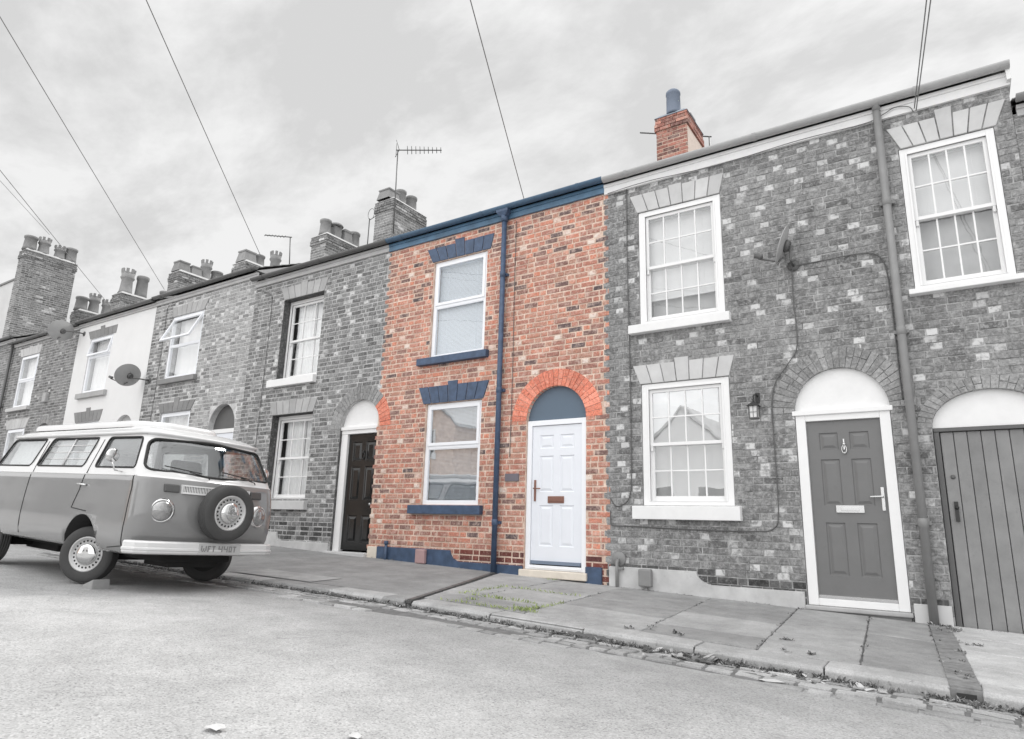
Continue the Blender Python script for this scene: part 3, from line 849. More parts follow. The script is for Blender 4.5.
def shell(parent, x0, x1, zt, pitch=24, roofmat=None, wallmat=None, depth=7.6, ridge=3.8, hasgutter=True):
    y0 = D+0.235; zb = base((x0+x1)/2)-0.25
    m = MB()
    m.box(x0+0.002, x0+0.10, y0, D+depth, zb, zt); m.box(x1-0.10, x1-0.002, y0, D+depth, zb, zt)
    m.box(x0+0.1, x1-0.1, D+depth-0.1, D+depth, zb, zt)
    for xx in (x0+0.002, x1-0.102):
        zr = zt+math.tan(math.radians(pitch))*ridge
        m2 = [(xx,D-0.04,zt),(xx,D+depth+0.04,zt),(xx,D+ridge,zr+0.085)]
        b = m.add(m2+[(p[0]+0.1,p[1],p[2]) for p in m2])
        m.face((b,b+2,b+1)); m.face((b+3,b+4,b+5)); m.face((b+1,b+2,b+5,b+4)); m.face((b+2,b,b+3,b+5))
    m.box(x0+0.1, x1-0.1, D+2.6, D+2.7, zb, zt)
    m.build('side_wall', wallmat or DARKROOM, parent)
    r = MB(); tz = math.tan(math.radians(pitch)); sl = 0.25
    n = 18
    for side in (0, 1):
        for k in range(n):
            a0 = -0.10+(ridge+0.10)*k/n; a1 = -0.10+(ridge+0.10)*(k+1)/n+0.02
            if side == 0: ya, yb = D+a0, D+a1
            else: ya, yb = D+2*ridge-a0, D+2*ridge-a1
            za, zb_ = zt+0.06+tz*(a0+0.1), zt+0.045+tz*(a1+0.1)
            r.tint = rnd.random()
            e_ = 0.004+0.003*(k % 2); r.hexa([(x0+e_,ya,za-0.012),(x1-e_,ya,za-0.012),(x1-e_,yb,zb_-0.012),(x0+e_,yb,zb_-0.012),(x0+e_,ya,za),(x1-e_,ya,za),(x1-e_,yb,zb_),(x0+e_,yb,zb_)])
    zr = zt+0.06+tz*(ridge+0.1)
    r.tube([(x0,D+ridge,zr+0.01),(x1,D+ridge,zr+0.01)], 0.11, 8)
    r.build('roof', roofmat or SLATE, parent)

def brick_stack(x0, x1, y0, y1, z0, z1, seed, mats_row=None):
    """chimney stack with laid bricks on all four faces"""
    m = MB(); r = random.Random(seed)
    m.mi = 0; m.box(x0+0.006, x1-0.006, y0+0.006, y1-0.006, z0, z1)
    z = z0; i = 0
    while z < z1-0.03:
        zb = z+0.059
        ex = 0.03 if (z1-z) < 0.31 and (z1-z) > 0.13 else (0.015 if (z1-z) <= 0.13 else 0)
        X0, X1, Y0, Y1 = x0-ex, x1+ex, y0-ex, y1+ex
        for side in range(4):
            a, b = (X0, X1) if side in (0, 2) else (Y0, Y1)
            x = a-(0.11 if i % 2 else 0)
            while x < b-0.01:
                ln = 0.228*r.uniform(0.93, 1.05); p, q = max(x, a), min(x+ln-0.012, b); x += ln
                if q-p < 0.02: continue
                m.mi = 1; m.tint = r.random(); o = r.uniform(-0.003, 0.003)
                if side == 0: m.box(p, q, Y0+o, Y0+0.03+ex, z, zb)
                elif side == 2: m.box(p, q, Y1-0.03-ex, Y1+o, z, zb)
                elif side == 1: m.box(X0+o, X0+0.03+ex, p+0.002, q-0.002, z+0.001, zb-0.001)
                else: m.box(X1-0.03-ex, X1+o, p+0.002, q-0.002, z+0.001, zb-0.001)
        z += 0.077; i += 1
    return m
def pot(parent, x, y, z, h, r, kind, mat, tint=0.5):
    m = MB(); m.tint = tint
    if kind == 'round':
        m.lathe((x,y,z), [(r*1.12,0),(r*1.02,h*0.2),(r*0.92,h*0.82),(r*1.05,h*0.84),(r*1.08,h*0.97),(r*0.98,h),(r*0.8,h),(r*0.78,h*0.6),(0.001,h*0.55)], n=18)
    elif kind == 'square':
        def sq(rr, hh): return [(x-rr,y-rr,z+hh),(x+rr,y-rr,z+hh),(x+rr,y+rr,z+hh),(x-rr,y+rr,z+hh)]
        L_ = [sq(r*1.15,0), sq(r*0.9,h*0.86), sq(r*1.0,h*0.87), sq(r*1.0,h), sq(r*0.72,h), sq(r*0.7,h*0.7)]
        for p, q in zip(L_[:-1], L_[1:]):
            for k in range(4): m.poly([p[k], p[(k+1) % 4], q[(k+1) % 4], q[k]])
        m.poly(L_[-1])
    elif kind == 'crown':
        m.lathe((x,y,z), [(r*1.15,0),(r*0.95,h*0.12),(r*0.82,h*0.55),(r*1.0,h*0.62),(r*1.08,h*0.66),(r*0.95,h*0.72),(r*1.0,h*0.84),(r*0.8,h*0.84),(r*0.75,h*0.5)], n=16)
        for k in range(8):
            A0, A1 = 2*math.pi*k/8, 2*math.pi*(k+0.55)/8
            P = lambda A, rr, hh: (x+rr*math.cos(A), y+rr*math.sin(A), z+hh)
            m.hexa([P(A0,r*.82,h*.83),P(A0,r*1.02,h*.83),P(A1,r*1.02,h*.83),P(A1,r*.82,h*.83),P(A0,r*.86,h),P(A0,r*1.1,h),P(A1,r*1.1,h),P(A1,r*.86,h)])
    elif kind == 'cowl':
        m.lathe((x,y,z), [(r*1.08,0),(r*1.0,h*0.1),(r*0.95,h*0.78),(r*1.02,h*0.8),(r*1.0,h*0.9),(r*0.75,h*0.97),(r*0.3,h),(0.001,h)], n=20)
    elif kind == 'hood':
        m.lathe((x,y,z), [(r*1.1,0),(r*0.95,h*0.2),(r*0.95,h*0.75),(r*0.6,h*0.75)], n=4, smooth=False)
        m.lathe((x,y,z), [(r*1.15,h*0.80),(r*1.2,h*0.84),(r*0.9,h*0.95),(r*0.3,h),(0.001,h)], n=16)
        for k in range(4):
            A = math.pi/2*k+0.4; m.box(x+r*.8*math.cos(A)-.02, x+r*.8*math.cos(A)+.02, y+r*.8*math.sin(A)-.02, y+r*.8*math.sin(A)+.02, z+h*.74, z+h*.82)
    return m.build('chimney_pot', mat, parent)
def chimney(house, x0, x1, y0, y1, z0, z1, mats, pots, cap, seed=5, extra=None):
    m = brick_stack(x0, x1, y0, y1, z0, z1, seed)
    o = m.build('chimney', mats, house)
    c_ = MB(); i_ = 0.02
    c_.hexa([(x0-.035,y0-.035,z1+.001),(x1+.035,y0-.035,z1+.001),(x1+.035,y1+.035,z1+.001),(x0-.035,y1+.035,z1+.001),
             (x0+.05,y0+.05,z1+.09),(x1-.05,y0+.05,z1+.09),(x1-.05,y1-.05,z1+.09),(x0+.05,y1-.05,z1+.09)])
    c_.build('chimney_cap', cap, o, bevel=0.01)
    for (fx, fy, h, r, kind, mat) in pots:
        pot(o, x0+(x1-x0)*fx, y0+(y1-y0)*fy, z1+0.07, h, r, kind, mat, rnd.random())
    return o

HG = 'terraced houses in the row'
def house(x0, x1, label):
    return thing('terraced_house', ((x0+x1)/2, D, base((x0+x1)/2)), label, 'house', HG)

# ------------------------------------------------------------------ the terrace
def rectblock(x0, x1, z0, z1): return lambda z: (x0, x1) if z0 < z < z1 else None
def plinth(parent, x0, x1, zl, mat, step=None, proj=0.03, name='plinth'):
    """cement skirting; step = (x where the top starts to fall, x where it is low, low z)"""
    m = MB(); n = 14
    zb = lambda x: base(x)-0.12
    top = [(x0, zl)]
    if step:
        xa, xb, zlow = step
        top.append((xa, zl))
        for k in range(1, n+1):
            a = math.pi/2*k/n
            top.append((xa+(xb-xa)*(1-math.cos(a)), zl+(zlow-zl)*math.sin(a)))
        top.append((x1, zlow))
    else: top.append((x1, zl))
    for (xa, za), (xb, zb_) in zip(top[:-1], top[1:]):
        if xb-xa < 1e-5: continue
        m.poly([(xa,D-proj,zb(xa)),(xb,D-proj,zb(xb)),(xb,D-proj,zb_),(xa,D-proj,za)])
        m.poly([(xa,D-proj,za),(xb,D-proj,zb_),(xb,D+0.02,zb_+0.012),(xa,D+0.02,za+0.012)])
    m.poly([(x0,D+0.02,zb(x0)),(x0,D-proj,zb(x0)),(x0,D-proj,zl),(x0,D+0.02,zl)])
    ze = top[-1][1]
    m.poly([(x1,D-proj,zb(x1)),(x1,D+0.02,zb(x1)),(x1,D+0.02,ze),(x1,D-proj,ze)])
    return m.build(name, mat, parent)
def step_stone(parent, x0, x1, z1, h, mat, proj=0.10, name='doorstep'):
    m = MB(); m.box(x0, x1, D-proj, D+0.12, z1-h, z1)
    return m.build(name, mat, parent, bevel=0.012)

# ---- red brick house
RX0, RX1 = -8.25, -3.89
H = house(RX0, RX1, 'orange-red brick terraced house with blue-grey trim and a white front door')
w = Wall(RX0, RX1, -1.0, 4.90)
for o_ in ((-7.165,-6.025,2.70,4.44), (-7.165,-6.025,0.30,1.93), (-5.185,-4.205,-0.70,1.525)): w.opening(*o_)
w.arch(-4.695, 1.525, 0.495, 0.49)
w.block(arch_block(-4.695, 1.525, 0.745, 0.74)); w.block(trap_block(-7.20,-5.95,-7.33,-5.89,4.44,4.71)); w.block(trap_block(-7.22,-5.99,-7.34,-5.89,1.93,2.22))
w.block(arch_block(-8.69, 1.63, 0.745, 0.75))
m = MB(); w.backing(m)
w.bricks(m, seed=11, white=0.10, jt=0.020, rag=0.006, flemish=True, tooth=(.10,.10), mat_rows=lambda z, x: 2 if (z < -0.38 and x > -6.4) else 1)
m.build('wall', [M_RED, B_RED, B_ENGR], H)
lintel(-7.20,-5.95,-7.33,-5.89,4.443,4.70,0.075,D-0.012).build('lintel', BLUE, H, bevel=0.004)
lintel(-7.22,-5.99,-7.34,-5.89,1.933,2.215,0.065,D-0.012).build('lintel', BLUE, H, bevel=0.004)
sill(H, -7.36, -5.92, 2.585, 2.715, BLUE); sill(H, -7.36, -5.925, 0.155, 0.30, BLUE)
o = light_window(H, -7.16, -6.03, 2.70, 4.435, D+0.045, 3.62)
blind(o, -7.10, -6.09, 2.78, 4.37, D+0.125, BLIND, tilt=64)
o = light_window(H, -7.16, -6.03, 0.30, 1.925, D+0.045, 1.215)
blind(o, -7.10, -6.09, 0.36, 1.86, D+0.125, BLIND, tilt=50)
for c_ in o.children:
    if c_.name.startswith('pane'): c_.data.materials[0] = GLASS_M
# door
m = MB(); ring(m, -5.18, -4.21, -0.575, 1.52, 0.075, 0.05, 0.075, D+0.03, D+0.11)
m.box(-5.105, -4.285, D+0.015, D+0.05, -0.555, -0.515)
m.build('door_frame', UPVC, H, bevel=0.004)
dx0, dx1, dz0, dz1 = -5.10, -4.29, -0.50, 1.44
d = panel_door(H, dx0, dx1, dz0, dz1, D+0.055, DOOR_W, six(dx0, dx1, dz0, dz1))
m = MB(); m.box(-4.83,-4.57,D+0.041,D+0.056,0.335,0.43); m.box(-4.81,-4.59,D+0.036,D+0.043,0.358,0.408); m.build('letterbox', BRONZE, d, bevel=0.003)
m = MB(); m.box(-5.06,-5.03,D+0.04,D+0.056,0.36,0.66); m.tube([(-5.045,D+0.045,0.54),(-5.045,D+0.0,0.54),(-4.93,D+0.0,0.535)],0.010,8); m.build('handle', BRONZE, d, bevel=0.003)
m = MB(); m.box(-5.09,-4.30,D+0.03,D+0.056,-0.50,-0.455); m.build('weather_bar', mottled('weather_bar_grey', rgb(120,132,150), 0.03, 6, 0.4, 0), d)
tympanum(H, -4.695, 1.528, 0.494, 0.488, D+0.07, TYMP_B)
voussoirs(-4.695, 1.525, 0.495, 0.49, 0.25, 25, D-0.006, seed=4).build('arch', B_ARCHR, H)
voussoirs(-8.69, 1.63, 0.495, 0.51, 0.25, 25, D-0.006, keep=lambda x: x > -8.24, seed=6).build('arch_end', B_ARCHR, H)
step_stone(H, -5.225, -4.165, -0.578, 0.10, BEIGE, 0.07)
m = MB(); m.box(-5.19,-4.20,D-0.012,D+0.1,-0.95,-0.68); m.build('step_riser', IRON_D, H)
plinth(H, -8.02, -5.195, -0.385, BLUE, (-6.50, -6.30, -0.545)); plinth(H, -4.195, -3.96, -0.50, BLUE)
m = MB(); m.box(-8.24,-8.025,D-0.035,D+0.02,-0.72,-0.385); m.build('corner_stone', BEIGE, H, bevel=0.01)
fascia(H, RX0, RX1, 4.865, 5.005, BLUE_L); gutter(H, RX0-0.002, RX1+0.02, D-0.115, 5.06, BLUE_T)
p = downpipe(H, -5.65, -0.70, 4.93, BLUE, 0.041, collars=(0.05, 2.02, 3.9), hopper=True)
m = MB(); m.tube([(-7.79,D-0.06,-0.72),(-7.79,D-0.06,-0.30)],0.024,10); m.lathe((-7.79,D-0.06,-0.34),[(0.03,0),(0.036,0.01),(0.036,0.05),(0.02,0.06)],n=10); m.build('pipe_stub', BLUE, H)
m = MB(); m.box(-7.13,-6.94,D-0.10,D-0.03,-0.60,-0.385); m.tube([(-7.03,D-0.06,-0.60),(-7.03,D-0.06,-0.72)],0.018,8)
m.build('meter_cover', mottled('dull_pink_plastic', rgb(176,146,146), 0.06, 8, 0.5, 0.05), H, bevel=0.02)
shell(H, RX0, RX1, 5.0)
rc = chimney(H, -4.10, -3.50, D+2.75, D+3.70, 6.2, 7.78, [M_RED, B_CHIM], [(0.52,0.14,0.54,0.138,'cowl',POT_B),(0.6,0.75,0.25,0.15,'square',POT)], LEAD, 21)

m = MB(); m.box(-3.52,-3.488,D+2.77,D+3.68,6.4,7.46); m.build('rendered_side', mottled('cream_render', rgb(222,206,194), 0.06, 6, 0.9, 0.3, 40, dirt=0.15), rc)
# ---- grey brick house on the right, with the passage door
GX0, GX1 = -3.89, 0.95
H = house(GX0, GX1, 'grey brick terraced house with white flecked bricks, three sash windows and two arched doors')
w = Wall(GX0, GX1, -1.165, 4.88)
for o_ in ((-3.375,-2.21,2.73,4.415), (-3.375,-2.21,0.31,1.905), (-0.135,0.775,2.66,4.40), (-1.475,-0.495,-0.84,1.38), (-0.13,0.90,-1.12,1.13)): w.opening(*o_)
w.arch(-0.985, 1.38, 0.49, 0.50); w.arch(0.385, 1.13, 0.515, 0.38)
w.block(arch_block(-0.985, 1.38, 0.74, 0.75)); w.block(arch_block(0.385, 1.13, 0.655, 0.51))
w.block(trap_block(-3.40,-2.21,-3.50,-2.14,4.415,4.70)); w.block(trap_block(-3.40,-2.20,-3.49,-2.125,1.905,2.18)); w.block(trap_block(-0.12,0.80,-0.235,0.915,4.40,4.72))
m = MB(); w.backing(m)
def gm(z, x):
    if x < -1.4:
        if z < -0.50: return 2
        if z < -0.42 and x < -2.45: return 2
    elif z < -0.60 and z > -0.67: return 2
    return 1
w.bricks(m, seed=23, mat_rows=gm, white=0.36, jt=0.012, rag=0.005, flemish=True, tooth=(.10,0))
m.build('wall', [M_GREY, B_GREY, B_ENG], H)
lintel(-3.39,-2.21,-3.50,-2.14,4.418,4.695,0.025,D-0.012).build('lintel', STONE_P, H, bevel=0.004)
lintel(-3.39,-2.20,-3.49,-2.125,1.908,2.165,0.055,D-0.012).build('lintel', STONE_P, H, bevel=0.004)
lintel(-0.115,0.80,-0.235,0.915,4.403,4.69,0.09,D-0.012).build('lintel', STONE_P, H, bevel=0.004)
sill(H, -3.51,-2.14,2.605,2.735,STONE_W,0.10); sill(H, -3.49,-2.13,0.135,0.31,STONE_W,0.10); sill(H, -0.19,0.94,2.595,2.665,STONE_W,0.10)
for x0, x1, z0, z1, b0 in ((-3.37,-2.215,2.73,4.41,0.34), (-3.37,-2.215,0.31,1.90,0.0), (-0.13,0.77,2.66,4.395,0.93)):
    o, (X0,X1,Z0,Z1,yb) = sash_window(H, x0, x1, z0, z1, D+0.012, WHITE, 4, 2, box_w=0.095 if x0 < -1 else 0.075)
    blind(o, X0, X1, Z0+0.08+b0*(Z1-Z0)*0.5, Z1, yb+0.045, BLIND_G, tilt=82 if x0 < -1 else 80)
    if 0 < z0 < 1:
        for c_ in o.children:
            if c_.name.startswith('pane'): c_.data.materials[0] = GLASS_M
    if b0: curtain(o, X0+.01, X1-.01, Z0+0.02, Z0+0.12+b0*(Z1-Z0)*0.5, yb+0.12, STONE_M, 2, 0.004)  # flat grey panel added behind the lower sash to imitate sky reflection
# grey front door
m = MB(); ring(m, -1.47, -0.50, -0.745, 1.375, 0.105, 0.075, 0.10, D+0.012, D+0.11); m.box(-1.50,-0.47,D-0.012,D+0.06,1.345,1.40)
m.build('door_frame', WHITE, H, bevel=0.006)
dx0, dx1, dz0, dz1 = -1.363, -0.607, -0.668, 1.273
d = panel_door(H, dx0, dx1, dz0, dz1, D+0.05, DOOR_G, six(dx0, dx1, dz0, dz1, stile=0.14, mull=0.13))
m = MB(); m.box(-1.12,-0.84,D+0.036,D+0.051,0.245,0.325); m.box(-1.07,-0.89,D+0.031,D+0.037,0.265,0.305); m.build('letterbox', STEEL, d, bevel=0.003)
m = MB(); m.box(-0.668,-0.635,D+0.036,D+0.051,0.27,0.52); m.tube([(-0.65,D+0.04,0.42),(-0.65,D-0.01,0.42),(-0.77,D-0.01,0.415)],0.011,8); m.build('handle', STEEL, d, bevel=0.003)
m = MB(); m.lathe((-0.985,D+0.04,1.00),[(0.001,-0.02),(0.018,-0.014),(0.02,0.0),(0.001,0.014)],axis=(0,1,0),n=12)
m.tube([(-0.985+0.024*math.sin(a),D+0.025,0.94+0.045*math.cos(a)) for a in np.linspace(0.3,2*math.pi-0.3,16)],0.007,6)
m.box(-0.992,-0.978,D+0.036,D+0.05,0.94,1.06); m.lathe((-0.985,D+0.025,0.90),[(0.001,-0.014),(0.014,0),(0.001,0.014)],n=8); m.build('knocker', STEEL, d)
m = MB(); m.box(-1.36,-0.61,D+0.03,D+0.051,-0.668,-0.635); m.build('weather_bar', STEEL, d)
tympanum(H, -0.985, 1.40, 0.488, 0.478, D+0.05, STONE_W)
voussoirs(-0.985, 1.38, 0.49, 0.50, 0.245, 27, D-0.006, seed=9).build('arch', B_ARCHG, H)
step_stone(H, -1.50, -0.48, -0.748, 0.045, STONE_M, 0.05)
m = MB(); m.box(-1.475,-0.50,D-0.01,D+0.1,-1.1,-0.793); m.build('step_riser', STONE_D, H)
plinth(H, -3.85, -1.50, -0.475, RENDER_G, (-2.70,-2.50,-0.622)); plinth(H, -0.47, -0.145, -0.66, RENDER_L)
# passage door
m = MB(); m.box(-0.125,-0.075,D+0.05,D+0.13,-1.0,1.09); m.box(0.845,0.895,D+0.05,D+0.13,-1.0,1.09); m.box(-0.125,0.895,D+0.04,D+0.13,1.09,1.128)
m.build('door_frame', IRON_D, H, bevel=0.004)
m = MB(); x = -0.07
while x < 0.83:
    x1 = min(x+0.118, 0.842); m.tint = rnd.random()
    m.box(x+0.003, x1-0.003, D+0.07+rnd.uniform(0,0.003), D+0.10, base(0.4)-0.015, 1.085); x = x1
d = m.build('passage_door', WOOD_G, H, bevel=0.004)
m = MB(); m.box(-0.02,0.015,D+0.055,D+0.072,0.17,0.37); m.lathe((0.0,D+0.05,0.31),[(0.018,-0.01),(0.022,0),(0.001,0.012)],axis=(0,-1,0),n=10); m.build('latch', BLACK, d)
m = MB(); m.lathe((0.0,D+0.067,0.62),[(0.022,-0.006),(0.022,0.004),(0.008,0.006)],axis=(0,-1,0),n=12); m.build('keyhole', IRON_D, d)
tympanum(H, 0.385, 1.132, 0.513, 0.376, D+0.06, STONE_W)
voussoirs(0.385, 1.13, 0.515, 0.38, 0.135, 25, D-0.006, seed=13).build('arch', B_ARCHG, H)
fascia(H, GX0, GX1+0.02, 4.83, 4.985, FASCIA_L); gutter(H, GX0+0.022, GX1+0.03, D-0.115, 5.045, GUT_G, 0.064)
m = MB(); m.hexa([(GX1-0.01,D-0.10,4.86),(GX1+0.03,D-0.10,4.86),(GX1+0.03,D+0.3,4.86),(GX1-0.01,D+0.3,4.86),(GX1-0.01,D-0.10,5.05),(GX1+0.03,D-0.10,5.05),(GX1+0.03,D+0.3,5.22),(GX1-0.01,D+0.3,5.22)])
m.build('gutter_end_board', FASCIA_L, H)
downpipe(H, -0.305, -0.86, 4.95, IRON_G, 0.043, collars=(0.15, 2.2, 3.75))
m = MB(); m.tube([(-3.72,D-0.07,-0.74),(-3.72,D-0.07,-0.42),(-3.72,D-0.03,-0.38)],0.022,10); m.lathe((-3.72,D-0.012,-0.37),[(0.001,0.01),(0.09,0.006),(0.10,-0.01)],axis=(0,-1,0),n=18)
m.box(-3.70,-3.64,D-0.08,D-0.02,-0.50,-0.47); m.build('pipe_stub', IRON_G, H)
m = MB(); m.box(-3.42,-3.25,D-0.11,D-0.03,-0.685,-0.475); m.tube([(-3.33,D-0.06,-0.68),(-3.33,D-0.06,-0.80)],0.018,8); m.build('meter_cover', IRON_G, H, bevel=0.02)
shell(H, GX0, GX1, 4.99, wallmat=RENDER_L)

# ---- next house down the hill, only its edge is in the picture
H = house(0.95, 5.6, 'lower grey brick house at the right edge of the row')
w = Wall(0.953, 5.6, -1.35, 4.48)
for o_ in ((2.2,3.3,2.35,4.0), (2.2,3.3,0.05,1.6), (4.1,5.05,-1.0,1.05)): w.opening(*o_)
w.arch(4.575, 1.05, 0.475, 0.48); w.block(arch_block(4.575,1.05,0.72,0.73))
w.block(trap_block(2.18,3.32,2.06,3.44,4.0,4.27)); w.block(trap_block(2.18,3.32,2.06,3.44,1.6,1.87))
m = MB(); w.backing(m); w.bricks(m, seed=31, white=0.4, jt=0.012, flemish=True); m.build('wall', [M_GREY, B_GREY], H)
for z in (4.003, 1.603): lintel(2.19,3.31,2.06,3.44,z,z+0.265,0.06,D-0.012).build('lintel', STONE_M, H, bevel=0.004)
for z0, z1 in ((2.35,3.995),(0.05,1.595)):
    sill(H, 2.08, 3.42, z0-0.14, z0, STONE_W); o, (X0,X1,Z0,Z1,yb) = sash_window(H, 2.205, 3.295, z0, z1, D+0.03, WHITE, 3, 2)
    curtain(o, X0, X1, Z0, Z1, yb+0.08, NET)
m = MB(); ring(m, 4.105, 5.045, -1.02, 1.045, 0.08, 0.05, 0.08, D+0.03, D+0.11); m.build('door_frame', WHITE, H, bevel=0.005)
panel_door(H, 4.185, 4.965, -0.965, 0.965, D+0.06, DOOR_B, six(4.185,4.965,-0.965,0.965))
tympanum(H, 4.575, 1.052, 0.473, 0.477, D+0.06, STONE_W); voussoirs(4.575,1.05,0.475,0.48,0.24,25,D-0.006,seed=15).build('arch', B_ARCHG, H)
fascia(H, 0.985, 5.6, 4.43, 4.56, FASCIA_M); gutter(H, 0.985, 5.6, D-0.115, 4.62, IRON_G); shell(H, 0.953, 5.6, 4.56)

# ---- grey brick house with the black door
G2X0 = -12.2
H = house(G2X0, RX0, 'grey brick terraced house with black panelled door in a white arched surround')
w = Wall(G2X0, RX0, -0.7525, 4.92)
for o_ in ((-11.19,-9.975,2.73,4.43), (-11.17,-9.965,0.36,2.01), (-9.18,-8.2,-0.62,1.63)): w.opening(*o_)
w.arch(-8.69, 1.63, 0.49, 0.51); w.block(arch_block(-8.69,1.63,0.745,0.75))
w.block(trap_block(-11.19,-9.97,-11.33,-9.87,4.43,4.72)); w.block(trap_block(-11.18,-9.96,-11.28,-9.86,2.01,2.28))
m = MB(); w.backing(m, 0.24, reveal=2)
w.bricks(m, seed=41, white=0.22, jt=0.020, rag=0.006, flemish=True, tooth=(0,.10), mat_rows=lambda z, x: 2 if z < 0.02 and rnd.random() < 0.75 else 1)
m.build('wall', [M_MID, B_MID, B_ENG], H)
lintel(-11.19,-9.97,-11.33,-9.87,4.433,4.705,0.03,D-0.012).build('lintel', STONE_M, H, bevel=0.004)
lintel(-11.18,-9.96,-11.28,-9.86,2.013,2.275,0.03,D-0.012).build('lintel', STONE_M, H, bevel=0.004)
sill(H, -11.36,-9.965,2.575,2.735,STONE_W); sill(H, -11.25,-9.87,0.19,0.36,STONE_P)
for z0, z1, x0, x1 in ((2.73,4.425,-11.185,-9.98),(0.36,2.005,-11.165,-9.97)):
    o, (X0,X1,Z0,Z1,yb) = sash_window(H, x0, x1, z0, z1, D+0.16, WHITE, 3, 2, box_w=0.06)
    curtain(o, X0, X0+(X1-X0)*0.52, Z0+0.05, Z1, yb+0.09, NET, 6); curtain(o, X0+(X1-X0)*0.47, X1, Z0+0.05, Z1, yb+0.12, NET, 5)
m = MB(); m.box(-9.175,-9.02,D+0.05,D+0.16,-0.50,1.53); m.box(-8.235,-8.205,D+0.05,D+0.16,-0.50,1.53); m.box(-9.175,-8.205,D+0.045,D+0.16,1.53,1.63)
m.box(-9.178,-8.203,D+0.02,D+0.1,1.60,1.66); m.build('door_frame', WHITE, H, bevel=0.006)
dx0, dx1, dz0, dz1 = -9.018, -8.237, -0.47, 1.528
xm = (dx0+dx1)/2; P_ = []
for a, b in ((dx0+0.11, xm-0.05), (xm+0.05, dx1-0.11)):
    P_ += [(a,b,dz0+0.13,dz0+0.58), (a,b,dz0+0.84,dz0+1.42), (a,b,dz0+1.52,dz0+1.86)]
d = panel_door(H, dx0, dx1, dz0, dz1, D+0.10, DOOR_B, P_, bev=0.04)
m = MB(); m.lathe((xm+0.28,D+0.095,0.30),[(0.03,0.005),(0.012,-0.02),(0.028,-0.045),(0.001,-0.06)],axis=(0,1,0),n=12); m.build('door_knob', STEEL, d)
m = MB(); m.tube([(xm+0.035*math.sin(a),D+0.085,1.14+0.06*math.cos(a)) for a in np.linspace(0.3,2*math.pi-0.3,14)],0.008,6); m.lathe((xm,D+0.09,1.21),[(0.02,0.01),(0.02,-0.01),(0.001,-0.02)],axis=(0,1,0),n=10); m.build('knocker', BLACK, d)
tympanum(H, -8.69, 1.662, 0.488, 0.475, D+0.08, STONE_W)
voussoirs(-8.69, 1.63, 0.495, 0.51, 0.25, 25, D-0.006, keep=lambda x: x <= -8.24, seed=6).build('arch', B_ARCHG, H)
step_stone(H, -9.25, -8.25, -0.50, 0.07, STONE_P, 0.10); m = MB(); m.box(-9.17,-8.25,D-0.04,D+0.1,-0.8,-0.57); m.build('step_riser', STONE_M, H)
plinth(H, -12.19, -9.21, -0.225, RENDER_G, (-10.62,-10.52,-0.375))
fascia(H, G2X0, RX0, 4.875, 5.005, FASCIA_M); gutter(H, G2X0-0.03, RX0-0.01, D-0.115, 5.06, IRON_D)
shell(H, G2X0, RX0, 5.0)
chimney(H, -12.35, -11.70, D+3.40, D+4.70, 6.3, 8.44, [M_LIGHT, B_MID], [(0.45,0.13,0.30,0.20,'square',POT),(0.5,0.45,0.50,0.15,'round',POT),(0.5,0.78,0.50,0.16,'round',POT)], CEM, 22)

# ---- pale grey brick house with the tilted window
G1X0 = -16.25
H = house(G1X0, G2X0, 'pale grey brick terraced house with the tilted open top window')
w = Wall(G1X0, G2X0, -0.6, 5.17)
for o_ in ((-15.43,-14.11,3.16,4.71), (-15.36,-14.10,0.72,2.35), (-13.35,-12.40,-0.35,1.86)): w.opening(*o_)
w.arch(-12.875, 1.86, 0.475, 0.53)
w.block(trap_block(-15.40,-14.10,-15.50,-13.96,4.71,4.97)); w.block(trap_block(-15.36,-14.09,-15.48,-13.95,2.35,2.58))
m = MB(); w.backing(m); w.bricks(m, seed=51, white=0.30, jt=0.016, flemish=True, mat_rows=lambda z, x: 1 if (x > -14.0 or (x*7.3+z*3) % 1 < 0.35) else 2); m.build('wall', [M_LIGHT, B_LIGHT, B_MID], H)
lintel(-15.40,-14.10,-15.50,-13.96,4.713,4.96,0.03,D-0.012).build('lintel', STONE_M, H, bevel=0.004)
lintel(-15.36,-14.09,-15.48,-13.95,2.353,2.575,0.09,D-0.012).build('lintel', STONE_D, H, bevel=0.004)
sill(H, -15.55,-14.03,3.03,3.16,STONE_D); sill(H, -15.5,-14.0,0.58,0.72,STONE_D)
o = light_window(H, -15.425,-14.115,3.16,4.705,D+0.02,3.97,open_top=0.44); curtain(o,-15.36,-14.17,3.2,4.66,D+0.20,NET,3,0.012,name='blind')
o = light_window(H, -15.355,-14.105,0.72,2.345,D+0.05,1.75); curtain(o,-15.30,-14.16,0.8,2.3,D+0.20,NET,7,0.02)
m = MB(); ring(m,-13.345,-12.405,-0.27,1.855,0.07,0.05,0.09,D+0.08,D+0.16); m.build('door_frame', WHITE, H, bevel=0.005)
panel_door(H,-13.275,-12.475,-0.22,1.76,D+0.10,DOOR_W,six(-13.275,-12.475,-0.22,1.76))
m = MB(); pts = [(-12.875+0.473*math.cos(math.pi*k/24),1.86+0.526*math.sin(math.pi*k/24)) for k in range(25)]; m.prism(pts, D+0.14, D+0.16); m.build('fanlight', IRON_D, H)
step_stone(H,-13.45,-12.3,-0.27,0.15,STONE_P); plinth(H,G1X0,-13.46,-0.05,RENDER_G)
fascia(H, G1X0, G2X0, 5.12, 5.24, FASCIA_M); gutter(H, G1X0, G2X0+0.06, D-0.115, 5.325, IRON_D); shell(H, G1X0, G2X0, 5.28, wallmat=FASCIA_M)
